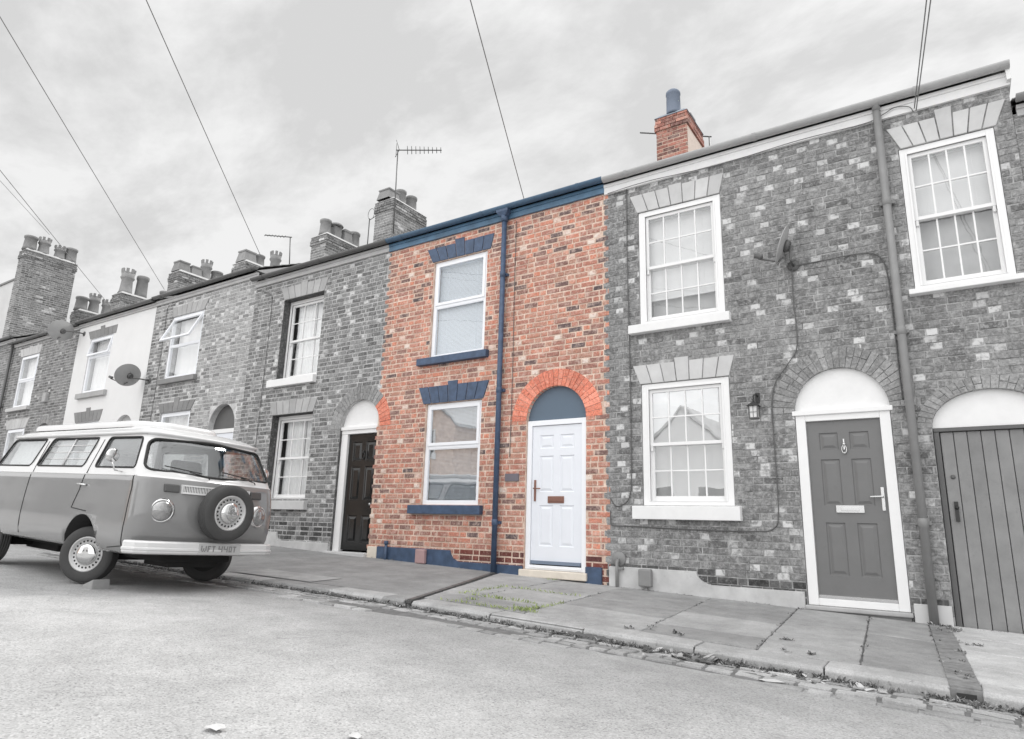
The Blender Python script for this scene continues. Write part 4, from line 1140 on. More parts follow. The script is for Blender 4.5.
chimney(H, -13.86, -13.27, D+2.6, D+4.0, 6.3, 7.46, [M_LIGHT, B_MID], [(0.5,0.12,0.46,0.15,'round',POT),(0.5,0.38,0.52,0.17,'hood',POT),(0.5,0.63,0.42,0.14,'square',POT),(0.5,0.86,0.50,0.16,'round',POT)], CEM, 23)

# ---- white rendered house
WX0 = -20.25
H = house(WX0, G1X0, 'smooth white rendered house between two brick houses')
w = Wall(WX0, G1X0, -0.45, 5.19)
for o_ in ((-19.5,-18.25,3.17,4.71), (-19.5,-18.25,0.75,2.37), (-17.45,-16.5,-0.2,1.95)): w.opening(*o_)
w.arch(-16.975, 1.95, 0.475, 0.48)
m = MB(); w.backing(m, 0.2, inset=0.0); m.build('wall', RENDER_W, H)
lintel(-19.52,-18.12,-19.68,-18.10,4.713,4.94,0.08,D-0.014).build('lintel', STONE_D, H, bevel=0.004)
lintel(-19.52,-18.20,-19.68,-18.12,2.373,2.66,0.09,D-0.014).build('lintel', STONE_D, H, bevel=0.004)
sill(H,-19.62,-18.08,3.02,3.17,STONE_M); sill(H,-19.62,-18.08,0.6,0.75,STONE_M)
o = light_window(H,-19.49,-18.26,3.17,4.705,D+0.02,4.18,open_top=0.16); curtain(o,-19.42,-18.33,3.2,4.66,D+0.17,NET,8,0.012)
o = light_window(H,-19.49,-18.26,0.75,2.365,D+0.05,1.8); curtain(o,-19.42,-18.33,0.8,2.3,D+0.17,NET,8,0.012)
m = MB(); ring(m,-17.445,-16.505,-0.14,1.945,0.07,0.05,0.08,D+0.05,D+0.13); m.build('door_frame', WHITE, H, bevel=0.005)
panel_door(H,-17.375,-16.575,-0.09,1.865,D+0.08,DOOR_G,six(-17.375,-16.575,-0.09,1.865)); tympanum(H,-16.975,1.953,0.473,0.476,D+0.08,STONE_M)
step_stone(H,-17.5,-16.45,-0.14,0.2,STONE_P)
fascia(H, WX0, G1X0, 5.12, 5.22, FASCIA_M); gutter(H, WX0, G1X0-0.002, D-0.115, 5.29, IRON_D); shell(H, WX0, G1X0, 5.24)
chimney(H, -17.38, -16.76, D+2.6, D+4.1, 6.3, 7.40, [M_LIGHT, B_MID], [(0.5,0.14,0.36,0.19,'square',POT),(0.5,0.42,0.40,0.16,'round',POT),(0.5,0.80,0.72,0.17,'crown',POT)], CEM, 24)

# ---- far brick house
FX0 = -24.72
H = house(FX0, WX0, 'soot-grey brick house beside the white rendered house, with pale lintels')
w = Wall(FX0, WX0, -0.3, 5.17)
for o_ in ((-23.9,-22.66,3.10,4.72), (-23.9,-22.66,0.8,2.43), (-21.9,-20.95,0.0,2.05)): w.opening(*o_)
w.arch(-21.425, 2.05, 0.475, 0.45); w.block(arch_block(-21.425,2.05,0.70,0.68))
w.block(trap_block(-23.95,-22.62,-24.11,-22.55,4.72,4.99)); w.block(trap_block(-23.95,-22.62,-24.10,-22.46,2.43,2.72))
m = MB(); w.backing(m); w.bricks(m, seed=61, white=0.1, jt=0.016, flemish=True); m.build('wall', [M_MID, B_MID], H)
lintel(-23.95,-22.62,-24.11,-22.55,4.723,4.985,0.03,D-0.012).build('lintel', STONE_P, H, bevel=0.004); lintel(-23.95,-22.62,-24.10,-22.46,2.433,2.715,0.03,D-0.012).build('lintel', STONE_P, H, bevel=0.004)
sill(H,-24.1,-22.6,2.98,3.10,STONE_P); sill(H,-24.1,-22.6,0.66,0.8,STONE_P)
for z0, z1 in ((3.10,4.715),(0.8,2.425)):
    o = light_window(H,-23.89,-22.67,z0,z1,D+0.02,(z0+z1)/2+0.02); curtain(o,-23.83,-22.73,z0+0.05,z1-0.05,D+0.2,NET,7,0.015)
m = MB(); ring(m,-21.895,-20.955,0.02,2.045,0.07,0.05,0.08,D+0.05,D+0.13); m.build('door_frame', WHITE, H, bevel=0.005)
panel_door(H,-21.825,-21.025,0.07,1.965,D+0.08,DOOR_B,six(-21.825,-21.025,0.07,1.965)); tympanum(H,-21.425,2.053,0.473,0.446,D+0.08,STONE_D)
voussoirs(-21.425,2.05,0.475,0.45,0.22,23,D-0.006,seed=17).build('arch', B_ARCHG, H)
step_stone(H,-21.95,-20.9,0.02,0.2,STONE_P)
m = MB(); m.box(-21.68,-21.46,D-0.09,D+0.01,3.10,3.36); m.build('alarm_box', STONE_M, H, bevel=0.02)
fascia(H, FX0, WX0, 5.10, 5.20, FASCIA_M); gutter(H, FX0-0.05, WX0-0.002, D-0.115, 5.255, IRON_D); downpipe(H, -24.60, 0, 5.16, IRON_D, 0.04, collars=(1.5,3.2)); shell(H, FX0, WX0, 5.22)
chimney(H, -20.95, -20.35, D+2.6, D+4.3, 6.3, 7.80, [M_LIGHT, B_MID], [(0.5,0.12,0.36,0.19,'square',POT),(0.5,0.38,0.34,0.17,'square',POT),(0.5,0.62,0.72,0.18,'crown',POT),(0.5,0.86,0.45,0.19,'round',POT)], CEM, 25)
chimney(H, -24.62, -24.0, D+2.6, D+4.6, 6.2, 7.70, [M_LIGHT, B_MID], [(0.5,0.13,0.95,0.22,'crown',POT),(0.5,0.40,0.85,0.20,'round',POT),(0.5,0.85,0.55,0.20,'round',POT)], CEM, 26)

# ---- end house with the tall chimney
H = house(-30.5, FX0, 'far left end house with the tallest chimney stack and a pale rendered wall')
w = Wall(-30.5, FX0, -0.2, 5.36)
for o_ in ((-28.6,-27.4,3.3,4.9), (-28.6,-27.4,0.9,2.5)): w.opening(*o_)
m = MB(); w.backing(m); w.bricks(m, seed=71); m.build('wall', [M_MID, B_MID], H)
for z0, z1 in ((3.3,4.895),(0.9,2.495)):
    o = light_window(H,-28.59,-27.41,z0,z1,D+0.05,(z0+z1)/2); curtain(o,-28.5,-27.5,z0+0.05,z1-0.05,D+0.2,NET,7,0.015)
    sill(H,-28.75,-27.25,z0-0.14,z0,STONE_M)
fascia(H,-30.5,FX0,5.32,5.43,FASCIA_M); gutter(H,-30.5,FX0+0.02,D-0.115,5.50,IRON_D); shell(H,-30.5,FX0,5.42)
m = MB(); m.box(-30.4,-26.72,D+0.45,D+1.7,5.55,8.05); m.build('rendered_wall', RENDER_L, H)
m = MB(); m.box(-30.4,-26.70,D+0.40,D+1.75,8.052,8.12); m.build('coping', STONE_D, H, bevel=0.01)
chimney(H, -26.68, -26.2, D+0.26, D+1.90, 5.45, 8.95, [M_LIGHT, B_MID], [(0.5,0.10,0.52,0.20,'round',POT),(0.5,0.36,0.62,0.19,'crown',POT),(0.5,0.68,0.50,0.19,'crown',POT),(0.5,0.90,0.55,0.19,'round',POT)], CEM, 27)
chimney(H, -27.95, -27.35, D+2.7, D+4.3, 6.3, 7.62, [M_LIGHT, B_MID], [(0.5,0.10,0.55,0.21,'round',POT),(0.5,0.38,0.80,0.20,'crown',POT),(0.5,0.68,0.70,0.19,'crown',POT),(0.5,0.92,0.4,0.18,'round',POT)], CEM, 28)

# ---- across the street, behind the camera: only ever seen mirrored in window panes
def opposite(x0, x1, y0, y1, ze, zr, along_x, wall_m, label, chim):
    t = thing('house', ((x0+x1)/2, (y0+y1)/2, -1.2), label, 'house', 'houses across the street')
    m = MB(); m.box(x0, x1, y0, y1, -1.4, ze)
    if along_x:
        ym = (y0+y1)/2
        for xx in (x0, x1): m.poly([(xx,y0,ze),(xx,y1,ze),(xx,ym,zr)])
    else:
        xm = (x0+x1)/2
        for yy in (y0, y1): m.poly([(x0,yy,ze),(x1,yy,ze),(xm,yy,zr)])
    m.build('wall', wall_m, t)
    m = MB(); o_ = .2
    if along_x:
        ym = (y0+y1)/2
        for yy in (y0-o_, y1+o_): m.hexa([(x0-.1,yy,ze-.08),(x1+.1,yy,ze-.08),(x1+.1,ym,zr+.02),(x0-.1,ym,zr+.02),(x0-.1,yy,ze+.02),(x1+.1,yy,ze+.02),(x1+.1,ym,zr+.14),(x0-.1,ym,zr+.14)])
    else:
        xm = (x0+x1)/2
        for xx in (x0-o_, x1+o_): m.hexa([(xx,y0-.1,ze-.08),(xx,y1+.1,ze-.08),(xm,y1+.1,zr+.02),(xm,y0-.1,zr+.02),(xx,y0-.1,ze+.02),(xx,y1+.1,ze+.02),(xm,y1+.1,zr+.14),(xm,y0-.1,zr+.14)])
    m.build('roof', STONE_P, t)
    wv = (x1-x0); n_ = max(2, int(wv/2.4))
    for k in range(n_):
        for z in (0.2, 2.9):
            if z+1.4 > ze: continue
            xa = x0+wv*(k+.5)/n_-.5; m = MB(); ring(m, xa, xa+1.0, z, z+1.35, .07, .07, .07, y1-.02, y1+.05); wn = m.build('window', WHITE, t); m = MB(); m.poly([(xa,y1+.012,z),(xa,y1+.012,z+1.35),(xa+1.0,y1+.012,z+1.35),(xa+1.0,y1+.012,z)]); m.build('pane', IRON_D, wn)
    m = MB(); cx = x0+wv*chim; m.box(cx-.35, cx+.35, (y0+y1)/2-.4, (y0+y1)/2+.4, zr-.6, zr+1.1); ch_ = m.build('chimney', wall_m, t)
    for q in (-.17,.17): pot(ch_, cx+q, (y0+y1)/2, zr+1.1, .5, .13, 'round', POT)
opposite(-9.6, -6.1, -10.5, -6.4, 2.5, 4.3, False, RENDER_W, 'low white house mirrored in the lower sash window of the grey house', .82)
opposite(-25.0, -18.4, -13.0, -6.6, 4.4, 7.0, False, M_RED, 'gabled brick house mirrored in the lower window of the red house', .5)
opposite(-33.0, -26.5, -13.0, -6.6, 4.6, 6.6, True, M_MID, 'dark terraced house mirrored in the flank of the camper van', .3)
opposite(-46.0, -37.0, -13.0, -6.6, 4.8, 6.8, True, M_MID, 'longer dark house mirrored in the rear flank of the camper van', .6)


# ------------------------------------------------------------------ things fixed to the houses
def dish(c0, nrm, rw, rh, mount, label):
    c0 = Vector(c0); n = Vector(nrm).normalized(); a = n.cross(Vector((0,0,1))).normalized(); b = a.cross(n)
    if b.z < 0: b = -b
    t = thing('satellite_dish', mount, label, 'satellite dish', 'satellite dishes')
    m = MB()
    for off_, sg in ((0.0,1),(-0.008,-1)):
        m.grid(lambda u, v, o_=off_: c0+n*(o_+0.16*rw*(u*u)-0.0)+a*(rw*u*math.cos(2*math.pi*v))+b*(rh*u*math.sin(2*math.pi*v)), 8, 28)
    m.tube([c0+n*(0.16*rw-.004)+a*(rw*math.cos(t_))+b*(rh*math.sin(t_)) for t_ in np.linspace(0,2*math.pi,33)],0.007,5,caps=False)
    m.build('reflector', DISH, t)
    m = MB(); lowp = c0-b*rh*.75+n*0.1*rw; lnb = c0-b*rh*.9+n*rw*1.25
    m.tube([c0-n*.03-b*rh*.6, lowp-b*.03, lnb],0.012,8); m.build('feed_arm', IRON_D, t)
    m = MB(); m.lathe(lnb+b*.03, [(.001,-.06),(.03,-.055),(.03,.02),(.04,.03),(.001,.05)], axis=-n, n=12); m.build('receiver', IRON_D, t)
    m = MB(); mt = Vector(mount); k = c0-n*.06
    m.tube([mt, mt+Vector((0,-.20,0)), Vector((k.x,k.y,mt.z)), k],0.016,8); m.lathe(mt,[(.07,-.005),(.07,.012),(.03,.02)],axis=(0,-1,0),n=14); m.lathe(c0-n*.06,[(.06,0),(.08,.05)],axis=n,n=12)
    m.build('bracket', IRON_D, t)
    return t
DN = (-.87,-.33,.36)
dish((-1.41,D-.20,3.40), (-.93,-.10,.34), .20, .24, (-1.36,D,3.20), 'dark satellite dish seen edge-on above the lantern, on the grey brick house')
dish((-16.22,D-.40,3.26), DN, .38, .27, (-16.05,D,3.20), 'grey satellite dish at the edge of the white rendered house')
dish((-20.2,D-.45,4.93), DN, .40, .28, (-19.95,D,4.93), 'satellite dish just under the gutter, left of the white rendered house')

# wall lantern
t = thing('wall_lantern', (-1.89,D,1.40), 'small black wall lantern with clear panes beside the grey front door', 'wall light')
cx, cyy, cz = -1.905, D-.13, 1.40
m = MB()
for sx in (-1,1):
    for sy_ in (-1,1):
        m.hexa([(cx+sx*.052-.006,cyy+sy_*.052-.006,cz-.10),(cx+sx*.052+.006,cyy+sy_*.052-.006,cz-.10),(cx+sx*.052+.006,cyy+sy_*.052+.006,cz-.10),(cx+sx*.052-.006,cyy+sy_*.052+.006,cz-.10),
                (cx+sx*.062-.006,cyy+sy_*.062-.006,cz+.07),(cx+sx*.062+.006,cyy+sy_*.062-.006,cz+.07),(cx+sx*.062+.006,cyy+sy_*.062+.006,cz+.07),(cx+sx*.062-.006,cyy+sy_*.062+.006,cz+.07)])
m.box(cx-.06,cx+.06,cyy-.06,cyy+.06,cz-.115,cz-.098)
for z in (cz-.02,): ring(m,cx-.058,cx+.058,z-.004,z+.004,.002,.002,.002,cyy-.061,cyy-.055)
m.box(cx-.003,cx+.003,cyy-.060,cyy-.054,cz-.1,cz+.07)
m.build('cage', IRON_D, t)
m = MB(); m.hexa([(cx-.085,cyy-.085,cz+.07),(cx+.085,cyy-.085,cz+.07),(cx+.085,cyy+.085,cz+.07),(cx-.085,cyy+.085,cz+.07),(cx-.02,cyy-.02,cz+.13),(cx+.02,cyy-.02,cz+.13),(cx+.02,cyy+.02,cz+.13),(cx-.02,cyy+.02,cz+.13)])
m.lathe((cx,cyy,cz+.13),[(.02,0),(.012,.02),(.018,.035),(.001,.05)],n=10); m.build('cap', BLACK, t)
m = MB(); m.box(cx-.048,cx+.048,cyy-.048,cyy+.048,cz-.095,cz+.068); m.build('glass_body', mottled('frosted_lantern_glass', gr(228), 0.1, 30, 0.3, 0.1), t)
m = MB(); m.tube([(cx+.03,D,cz+.22),(cx+.03,D-.06,cz+.25),(cx,D-.12,cz+.23),(cx,D-.13,cz+.17)],0.010,8); m.box(cx+.0,cx+.06,D-.02,D+.005,cz+.13,cz+.28); m.build('bracket', BLACK, t)

for ob in t.children: ob.scale = (.84,.84,.84); ob.location = (0,0,.02)
# house-number plate
m = MB(); m.box(-5.535,-5.295,D-.016,D+.004,.645,.755)
tag(m.build('name_plate', SIGN, bevel=0.004, off=(-5.4,D,.7)), 'small dark plate on the red brick wall between blue downpipe and white door', 'house sign')

# cables clipped to the walls
def smooth(pts, n=6):
    P = [Vector(p) for p in pts]; out_ = []
    for i in range(len(P)-1):
        p0, p1, p2, p3 = P[max(i-1,0)], P[i], P[i+1], P[min(i+2,len(P)-1)]
        for k in range(n):
            t_ = k/n
            out_.append(0.5*((2*p1)+(p2-p0)*t_+(2*p0-5*p1+4*p2-p3)*t_*t_+(3*p1-p0-3*p2+p3)*t_**3))
    out_.append(P[-1]); return out_
def cable(pts, label, r=0.007, mat=None, y=D-.014):
    m = MB(); m.tube(smooth([(x, y+rnd.uniform(-.002,.002), z) for x, z in pts]), r, 6)
    o = m.build('wall_cable', mat or IRON_D, off=(pts[-1][0], y, pts[-1][1]))
    tag(o, label, 'cable', 'cables clipped to the walls'); return o
cable([(-3.54,4.83),(-3.54,3.5),(-3.525,2.2),(-3.525,.8),(-3.55,.45),(-3.63,.33),(-3.75,.30),(-3.83,.40)], 'dark cable running down the left edge of the grey house beside its two windows')
cable([(-1.38,3.16),(-1.39,2.76),(-1.385,2.20),(-1.50,1.98),(-1.66,1.76),(-1.715,1.45),(-1.715,.9),(-1.72,.25),(-1.78,.06),(-2.0,.02),(-2.7,.02),(-3.6,.045),(-3.80,.05),(-3.83,.12),(-3.83,.24)], 'dark cable from the dish down past the arched grey door and along under the sill')
cable([(-1.33,3.19),(-1.0,3.20),(-.62,3.20),(-.45,3.14),(-.385,2.95),(-.37,2.5),(-.37,1.8),(-.365,1.45)], 'dark cable looping from the edge-on dish to the long grey downpipe')
cable([(-3.82,4.82),(-3.2,4.845),(-2.2,4.80),(-1.2,4.835),(-.45,4.82),(-.25,4.87),(-.12,4.92),(.02,4.88),(.06,4.80)], 'thin cable strung along below the pale fascia of the right grey house', 0.005, None, D-.06)
cable([(-5.455,4.80),(-5.46,3.6),(-5.45,2.3),(-5.46,1.0)], 'thin dark cable just right of the blue downpipe', 0.005)
cable([(-12.05,4.80),(-11.85,4.72),(-11.62,4.60),(-11.58,4.2),(-11.57,2.8),(-11.58,1.3),(-11.6,.2)], 'thin dark cable left of the windows of the house with the black door', 0.006)
cable([(-15.72,5.0),(-15.70,4.0),(-15.70,2.8),(-15.72,1.2)], 'thin cable left of the tilted open window', 0.006)

# television aerials
def aerial(base_, top, tip, n, label, el=.22, loop=True):
    t = thing('tv_aerial', base_, label, 'aerial', 'television aerials')
    m = MB(); m.tube([base_, top], 0.016, 8); m.build('mast', ALU, t)
    a, b = Vector(top), Vector(tip); d = (b-a).normalized(); side = d.cross(Vector((0,0,1))).normalized()
    m = MB(); m.tube([a-d*.05, b], 0.016, 6); m.build('boom', ALU, t)
    m = MB()
    for k in range(n):
        p = a+(b-a)*(0.22+0.76*k/(n-1)); w_ = el*(1-.35*k/n)
        v_ = (side*.75+Vector((0,0,.66))).normalized() if not loop else side*.6+Vector((0,0,.8))
        m.tube([p-v_*w_*.5, p+v_*w_*.5], 0.010, 5)
    if loop:
        p = a+(b-a)*.05
        for s_ in (1,-1): m.tube([p-d*.02, p+(-d*.4+Vector((0,0,1))*s_+side*.3)*.26], 0.008, 5)
        m.tube([p-d*.10+Vector((0,0,.2)), p-d*.10-Vector((0,0,.2))], 0.008, 5)
    m.build('elements', ALU, t); return t
aerial((-11.60,D+3.38,7.4), (-11.66,D+3.38,9.86), (-10.68,D+4.05,9.90), 9, 'tall television aerial on the stepped grey chimney left of the red house')
aerial((-15.85,D+3.45,7.2), (-15.98,D+3.45,8.33), (-16.60,D+3.0,8.36), 7, 'small television aerial standing on the roof of the pale brick house', loop=False)
aerial((-3.62,D+4.7,7.0), (-3.64,D+4.7,8.34), (-4.86,D+3.8,8.34), 8, 'low television aerial half hidden behind the red brick chimney', loop=False)
t = thing('aerial_pole', (-12.45,D+3.3,6.9), 'thin pole with a small loop, left of the stepped grey chimney', 'aerial')
m = MB(); m.tube([(-12.45,D+3.3,6.9),(-12.45,D+3.3,8.0)],0.014,6); m.build('pole', ALU, t)
m = MB(); m.tube([(-12.45+.12*math.sin(a)+.05,D+3.3,8.12+.16*math.cos(a)) for a in np.linspace(0,2*math.pi,17)],0.007,5,caps=False); m.tube([(-12.45,D+3.3,7.95),(-12.2,D+3.3,8.02)],0.01,5); m.build('loop', ALU, t)

# overhead wires, from the eaves over the street to a pole behind the camera
P0 = Vector((.64635,-1.55279,1.0))*6.5
WIRES = [((-.52196257,-.64069261,-.56308796),(-16.12,D-.05,5.50),'overhead wire leaving the gutter between the white and pale brick houses'),
 ((-.63142103,-.62521821,-.45870435),(-12.24,D-.05,5.60),'overhead wire ending at the step in the gutters beside the small aerial'),
 ((-.87595904,-.41106198,-.25243575),(-5.35,D-.05,5.14),'overhead wire ending at the blue gutter above the red brick house'),
 ((-.97872018,-.09825821,.18014477),(.03,D-.05,4.86),'left wire of the close pair ending above the top right window'),
 ((-.97536415,-.10423942,.19441943),(.06,D-.05,4.82),'right wire of the close pair ending above the top right window'),
 ((-.45627012,-.59588945,-.66085804),(-18.74,D-.05,5.50),'overhead wire ending at the gutter of the white rendered house'),
 ((-.45158511,-.55001895,-.70253117),(-26.3,D+.5,9.3),'overhead wire ending at the tallest chimney stack on the far left')]
for n_, a_, lab in WIRES:
    n_ = Vector(n_); e = P0-n_*n_.dot(P0); a_ = Vector(a_); a_ = a_-n_*n_.dot(a_)*0.98
    m = MB(); pts = [a_+(e-a_)*k/24+Vector((0,0,-.10*4*(k/24)*(1-k/24))) for k in range(25)]
    m.tube(pts, 0.0065, 5)
    tag(m.build('overhead_wire', IRON_G, off=a_), lab, 'wire', 'overhead wires')


# ------------------------------------------------------------------ the camper van (local: u forward, v to its left, w up)
VAN_G = mottled('grey_gloss_paint', gr(134), 0.03, 2, 0.10, 0.0, coat=1.0)
VAN_W = mottled('white_gloss_paint', gr(220), 0.015, 2, 0.25, 0.0, coat=0.6)
CHROME = mottled('chrome', gr(225), 0.02, 10, 0.08, 0.0, metallic=1.0)
RUBBER = mottled('black_rubber', gr(44), 0.08, 20, 0.75, 0.15, 60)
TYRE = mottled('tyre_rubber', gr(70), 0.10, 12, 0.8, 0.2, 70)
RIM = mottled('silver_rim', gr(196), 0.04, 10, 0.35, 0.0, metallic=0.3)
UNDER = mottled('dark_underside', gr(34), 0.2, 6, 0.9, 0.1)
SEATM = mottled('dark_seat_cloth', gr(92), 0.08, 8, 0.85, 0.1)
LENS = mottled('lamp_glass', gr(165), 0.22, 26, 0.12, 0.5, 30, metallic=0.75, coat=1.0)
AMBER = mottled('indicator_lens', gr(82), 0.05, 30, 0.15, 0.1, 40)
LABELM = mottled('plate_plastic', gr(188), 0.02, 10, 0.4, 0.0)

van = bpy.data.objects.new('camper_van', None); COL.objects.link(van)
van['label'] = 'old two-tone camper van with white roof, grey body and spare wheel on its nose'; van['category'] = 'van'
OFF['camper_van'] = Vector()

TA = [(.38,.79),(.42,.825),(.5,.85),(.65,.862),(.9,.862),(1.1,.852),(1.175,.845),(1.183,.838),(1.197,.828),(1.25,.818),(1.6,.725),(1.655,.705),(1.665,.73),(1.685,.73),(1.695,.70),(1.77,.64),(1.84,.54),(1.89,.40),(1.92,.25),(1.935,.1)]
TF = [(.38,.95),(.42,1.0),(.55,1.06),(.8,1.08),(1.0,1.06),(1.175,1.02),(1.183,1.015),(1.197,1.0),(1.25,.975),(1.6,.79),(1.655,.745),(1.665,.77),(1.685,.77),(1.695,.74),(1.77,.63),(1.84,.45),(1.89,.2),(1.92,-.1),(1.935,-.5)]
TR = [(.38,-3.2),(.5,-3.3),(.8,-3.36),(1.183,-3.33),(1.25,-3.28),(1.6,-3.12),(1.655,-3.09),(1.665,-3.11),(1.685,-3.11),(1.695,-3.07),(1.77,-3.0),(1.84,-2.88),(1.89,-2.6),(1.92,-2.3),(1.935,-1.9)]
def tab(T, w_): return float(np.interp(w_, [p[0] for p in T], [p[1] for p in T]))
def sq(T): return [(a if a <= 1.695 else 1.695+(a-1.695)*.56, b) for a, b in T]
TA, TF, TR = sq(TA), sq(TF), sq(TR)
WL = [.38,.40,.42,.46,.5,.57,.65,.75,.85,.95,1.05,1.12,1.175,1.183,1.197,1.21,1.25,1.32,1.4,1.5,1.58,1.63,1.655,1.665,1.685,1.695,1.73,1.77,1.805,1.84,1.868,1.89,1.908,1.92,1.929,1.935]
WL = [a if a <= 1.695 else 1.695+(a-1.695)*.56 for a in WL]
def outline(w_, ins=0.0):
    a = tab(TA, w_)-ins; F = tab(TF, w_)-ins; R = tab(TR, w_)+ins
    a = max(a, 0.03)
    rf = min(0.20, a*0.5); bow = 0.10*min(1, a/0.7); rr = min(0.22, a*0.5)
    half = []
    for k in range(5): half.append((R+0.04*(a-rr)**2/(a*a)*(k/5)**2, -(a-rr)*k/5))
    p0, p1, p2 = (R+0.04*(a-rr)**2/(a*a), -(a-rr)), (R+0.03, -a), (R+0.03+rr, -a)
    for k in range(7):
        t = k/6; half.append(tuple((1-t)**2*p0[i]+2*t*(1-t)*p1[i]+t*t*p2[i] for i in (0,1)))
    fe = F-bow*((a-rf)/a)**2
    q0, q1, q2 = (fe-rf, -a), (fe-0.02, -a), (fe, -(a-rf))
    for k in range(1, 40): half.append((p2[0]+(q0[0]-p2[0])*k/40, -a))
    for k in range(9):
        t = k/8; half.append(tuple((1-t)**2*q0[i]+2*t*(1-t)*q1[i]+t*t*q2[i] for i in (0,1)))
    for k in range(1, 13):
        v_ = -(a-rf)*(1-k/12); half.append((F-bow*(v_/a)**2, v_))
    other = [(u, -v_) for u, v_ in half[1:-1]][::-1]
    return half+other
def loft(name, ins, levels, mats, inner=None):
    m = MB(); rings = []
    for w_ in levels: rings.append(m.add([(u, v_, w_) for u, v_ in outline(w_, ins)]))
    n = len(outline(1.0)); m.smooth = True
    for i in range(len(levels)-1):
        m.mi = inner if inner is not None else (0 if levels[i+1] <= 1.1831 else 1)
        for k in range(n):
            k2 = (k+1) % n; m.face((rings[i]+k, rings[i]+k2, rings[i+1]+k2, rings[i+1]+k))
    m.smooth = False; m.mi = inner if inner is not None else 2
    m.face([rings[0]+k for k in reversed(range(n))]); m.mi = inner if inner is not None else 1; m.face([rings[-1]+k for k in range(n)])
    return m.build(name, mats)
def rounded(poly, r, n=6):
    out_ = []
    N_ = len(poly)
    for i in range(N_):
        p, q, s_ = Vector(poly[i-1]), Vector(poly[i]), Vector(poly[(i+1) % N_])
        rr = min(r, (p-q).length*0.45, (s_-q).length*0.45)
        a, b = q+(p-q).normalized()*rr, q+(s_-q).normalized()*rr
        for k in range(n+1):
            t = k/n; out_.append(tuple((1-t)**2*a+2*t*(1-t)*q+t*t*b))
    return out_
LINING = mottled('pale_headlining', gr(176), 0.05, 4, 0.9, 0.0)
BM = [VAN_G, VAN_W, UNDER, LINING]
def prism_v(poly, v0, v1, mi):
    m = MB(); m.mi = mi; n = len(poly)
    b = m.add([(u, v0, w_) for u, w_ in poly]+[(u, v1, w_) for u, w_ in poly])
    m.face([b+k for k in range(n)]); m.face([b+n+k for k in reversed(range(n))])
    for k in range(n): k2 = (k+1) % n; m.face((b+k2, b+k, b+n+k, b+n+k2))
    return m.build('cut', BM)
def prism_u(poly, u0, u1, mi):
    m = MB(); m.mi = mi; n = len(poly)
    b = m.add([(u0, v_, w_) for v_, w_ in poly]+[(u1, v_, w_) for v_, w_ in poly])
    m.face([b+k for k in reversed(range(n))]); m.face([b+n+k for k in range(n)])
    for k in range(n): k2 = (k+1) % n; m.face((b+k, b+k2, b+n+k2, b+n+k))
    return m.build('cut', BM)
def fixnormals(o):
    bm = bmesh.new(); bm.from_mesh(o.data); bmesh.ops.recalc_face_normals(bm, faces=bm.faces); bm.to_mesh(o.data); bm.free()
def boolean(o, cutters, op='DIFFERENCE'):
    for c_ in cutters:
        md = o.modifiers.new('b', 'BOOLEAN'); md.operation = op; md.object = c_; md.solver = 'EXACT'
def bake(o):
    dg = bpy.context.evaluated_depsgraph_get(); dg.update()
    me = bpy.data.meshes.new_from_object(o.evaluated_get(dg)); o.modifiers.clear(); o.data = me
def kill(*obs):
    for o in obs: bpy.data.objects.remove(o)

CABW = rounded([(-.18,1.27),(.735,1.27),(.585,1.62),(-.15,1.626)], .05)
MIDW = rounded([(-1.76,1.275),(-.47,1.275),(-.42,1.626),(-1.66,1.632)], .05)
REARW = rounded([(-3.05,1.275),(-1.95,1.275),(-1.86,1.632),(-2.9,1.635)], .06)
WS = rounded([(-.775,1.262),(0,1.235),(.775,1.262),(.685,1.605),(0,1.640),(-.685,1.605)], .085)
BACKW = rounded([(-.6,1.28),(.6,1.28),(.55,1.6),(-.55,1.6)], .08)
body = loft('body', 0.0, WL, BM)
ref = loft('ref', 0.0, WL, BM)
inner = loft('inner', 0.045, [w_ for w_ in WL if .75 <= w_ <= 1.79], BM, inner=3)
wcut = [prism_v(CABW,-1.2,1.2,1), prism_v(MIDW,-1.2,1.2,1), prism_v(REARW,-1.2,1.2,1), prism_u(WS,.3,1.4,1), prism_u(BACKW,-3.6,-2.9,1)]
acut = []
for uu in (-.10, -2.75):
    pl = [(uu+.405*math.cos(2*math.pi*k/32), .335+.405*math.sin(2*math.pi*k/32)) for k in range(32)]
    for v0, v1 in ((-1.2,-.45),(.45,1.2)): acut.append(prism_v(pl, v0, v1, 2))
for o in [body, ref, inner]+wcut+acut: fixnormals(o)
bm = bmesh.new(); bm.from_mesh(ref.data); bvh = BVHTree.FromBMesh(bm); bm.free()
boolean(body, [inner]+wcut+acut); bake(body)
outer2 = loft('outer2', 0.014, WL, BM); inner2 = loft('inner2', 0.020, WL[3:-3], BM)
fixnormals(outer2); fixnormals(inner2)
panes = []
pcut = [prism_v(pl, a, b, 1) for pl in (CABW, MIDW, REARW) for a, b in ((-1.2,-.3),(.3,1.2))]+wcut[3:]
for o in pcut[:6]: fixnormals(o)
for nm, c_ in zip(['side_window']*6+['windscreen','rear_window'], pcut):
    p = bpy.data.objects.new(nm, c_.data.copy()); COL.objects.link(p)
    boolean(p, [outer2], 'INTERSECT'); boolean(p, [inner2], 'DIFFERENCE'); bake(p)
    p.data.materials.clear(); p.data.materials.append(GLASS_V)
    for f_ in p.data.polygons: f_.material_index = 0; f_.use_smooth = False
    p.parent = van; panes.append(p)
kill(ref, inner, outer2, inner2, *wcut, *acut, *pcut[:6])
body.parent = van
for f_ in body.data.polygons: f_.use_smooth = True
def side_v(u, w_, s_=-1):
    h = bvh.ray_cast(Vector((u, 2*s_, w_)), Vector((0, -s_, 0)))[0]; return h.y if h else s_*.8
